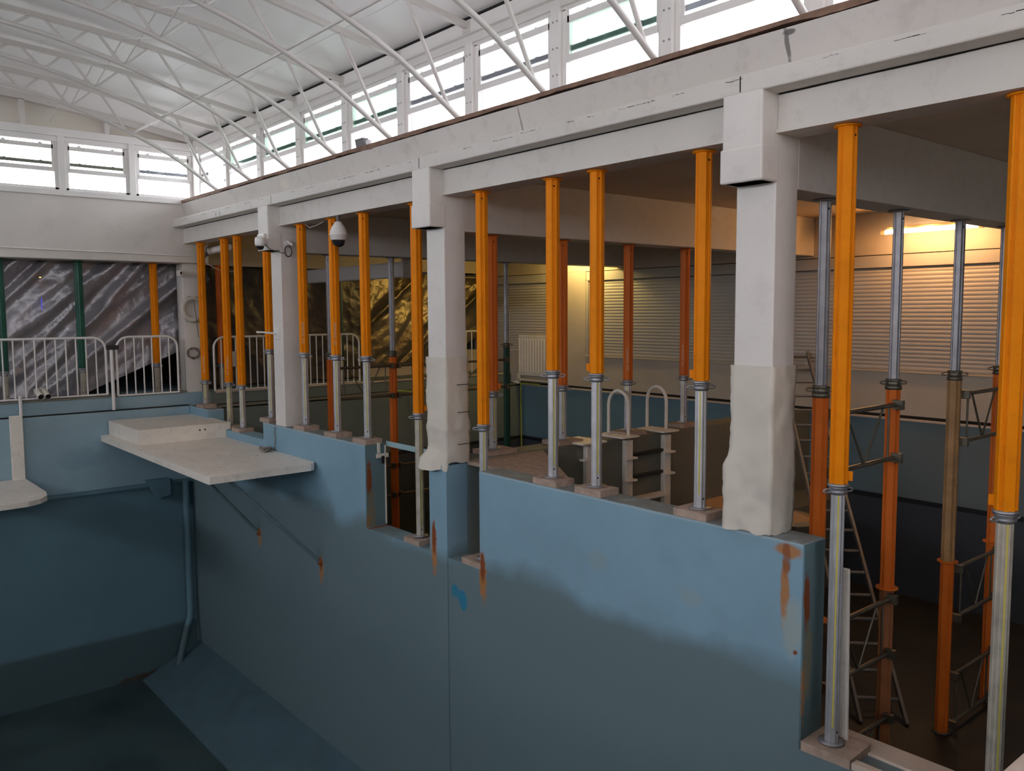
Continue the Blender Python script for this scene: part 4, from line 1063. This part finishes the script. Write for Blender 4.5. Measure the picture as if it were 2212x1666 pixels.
# same kind of bench on the partition
b2 = thing('starting_bench', 'tan rounded bench board fixed to the partition behind the nearest column', 'bench', (5.5, -8.1, -.9))
P = [(6.15, -7.88), (6.15, -8.45), (5.05, -8.45), (4.88, -8.38), (4.78, -8.25), (4.76, -8.1), (4.82, -7.98), (4.95, -7.90)]
MB().prism(P, -.93, -.88, 2).build('seat_board', M['benchtan'], b2, .015)
MB().box(5.0, 6.148, -8.20, -8.15, -.97, -.93).build('under_rail', M['benchtan'], b2, .006)

# corner pipe and box on the far pool wall
pp = MB(); pts = [(12.60, -4.27, -1.10), (12.60, -4.27, -3.05), (12.59, -4.26, -3.15), (12.55, -4.20, -3.27), (12.35, -3.95, -3.90)]
tag(pp.tube(pts, .05, 14).build('drain_pipe', M['pool_far_low']), 'blue painted drain pipe running down the far pool corner', 'pipe')
tag(MB().prism([(-3.70, -1.02), (-4.02, -1.02), (-4.02, -1.25), (-3.85, -1.30)], 12.50, 12.68, 0).build('pipe_box', M['pool_far_low'], None, .01), 'small blue painted box under the far pool ledge left of the drain pipe', 'box')

# ------------------------------------------------------------------ pool ladders on the partition
def hoop(t, y, xf, xb, h):
    pts = [(xf, y, .028), (xf, y, h*.62)]
    for k in range(9):
        a = PI*k/8; c = (xf+xb)/2; r = (xb-xf)/2
        pts.append((c - r*math.cos(a), y, h*.68 + (h*.32)*math.sin(a)))
    pts += [(xb, y, h*.62), (xb, y, .028)]
    MB().tube(pts, .019, 12).build('hand_hoop', M['cream'], t)
pl_ = thing('pool_ladder', 'cream pool ladder with two tall hoops on the partition wall', 'ladder', (6.15, -7.05, 0))
hoop(pl_, -6.75, 6.12, 6.41, .50); hoop(pl_, -7.43, 6.17, 6.45, .50)
for y in (-6.73, -7.36): MB().box(6.08, 6.145, y-.055, y+.055, -1.5, -.02).build('stringer', M['cream'], pl_, .01)
for z, m in ((-.19, 'cable'), (-.43, 'cable'), (-.67, 'cream'), (-.92, 'cream'), (-1.16, 'cream')):
    MB().box(6.02 if m == 'cream' else 6.10, 6.14, -7.31, -6.78, z-.018, z+.018).build('rung', M[m], pl_, .004)
for y in (-6.73, -7.36):
    for z in (-.19, -.43): MB().box(6.04, 6.10, y-.085, y+.085, z-.035, z-.012).build('rung_bracket', M['cream'], pl_, .003)
for y in (-6.70, -7.36): MB().box(6.03, 6.44, y-.13, y+.13, .011, .03).build('cap_plate', M['cream'], pl_, .004)
p3 = thing('ladder_upright', 'single cream ladder upright left of the pool ladder, behind an orange prop', 'ladder upright', (6.12, -6.14, 0))
MB().box(6.08, 6.145, -6.19, -6.09, -1.5, -.0).build('stringer', M['cream'], p3, .01)
MB().box(6.0, 6.42, -6.30, -5.95, .011, .03).build('cap_plate', M['cream'], p3, .004)
MB().box(6.04, 6.10, -6.10, -6.0, -.16, -.14).build('rung_bracket', M['cream'], p3)

# leaning aluminium ladder
la = thing('extension_ladder', 'long grey aluminium ladder leaning from the dark pool floor behind the double props', 'ladder', (3.2, -6.9, -2.2))
A = Vector((3.35, -6.95, -2.2)); B = Vector((6.35, -10.25, .78)); d = (B-A).normalized(); side = Vector((1, -.0, 0)).cross(Vector((0,0,1))).normalized()
side = d.cross(Vector((0, 0, 1))).normalized()*.19
for s in (-1, 1): MB().bar(A+side*s, B+side*s, .028, .065, d.cross(side).normalized()).build('stile', M['ladder'], la, .003)
L_ = (B-A).length; q = .25
while q < L_:
    c = A + d*q; MB().tube([c-side, c+side], .016, 8).build('rung', M['ladder'], la); q += .28

# glowing slivers set before the sheet for light leaking through
tag(MB().box(13.04, 13.06, -2.592, -2.582, 1.42, 1.58).build('light_gap', M['blue_glow']), 'thin blue streak of light showing through the grey sheet', 'light gap')
tag(MB().box(13.04, 13.06, -2.595, -2.575, 1.85, 1.865).build('light_gap', M['orange_glow']), 'tiny orange point of light high on the grey sheet', 'light gap')
# unseen outdoor ground, pale to bounce daylight indoors
struct('floor_ground', MB().box(-40, 60, -50, 50, -4.6, -4.4), M['outdoor'])
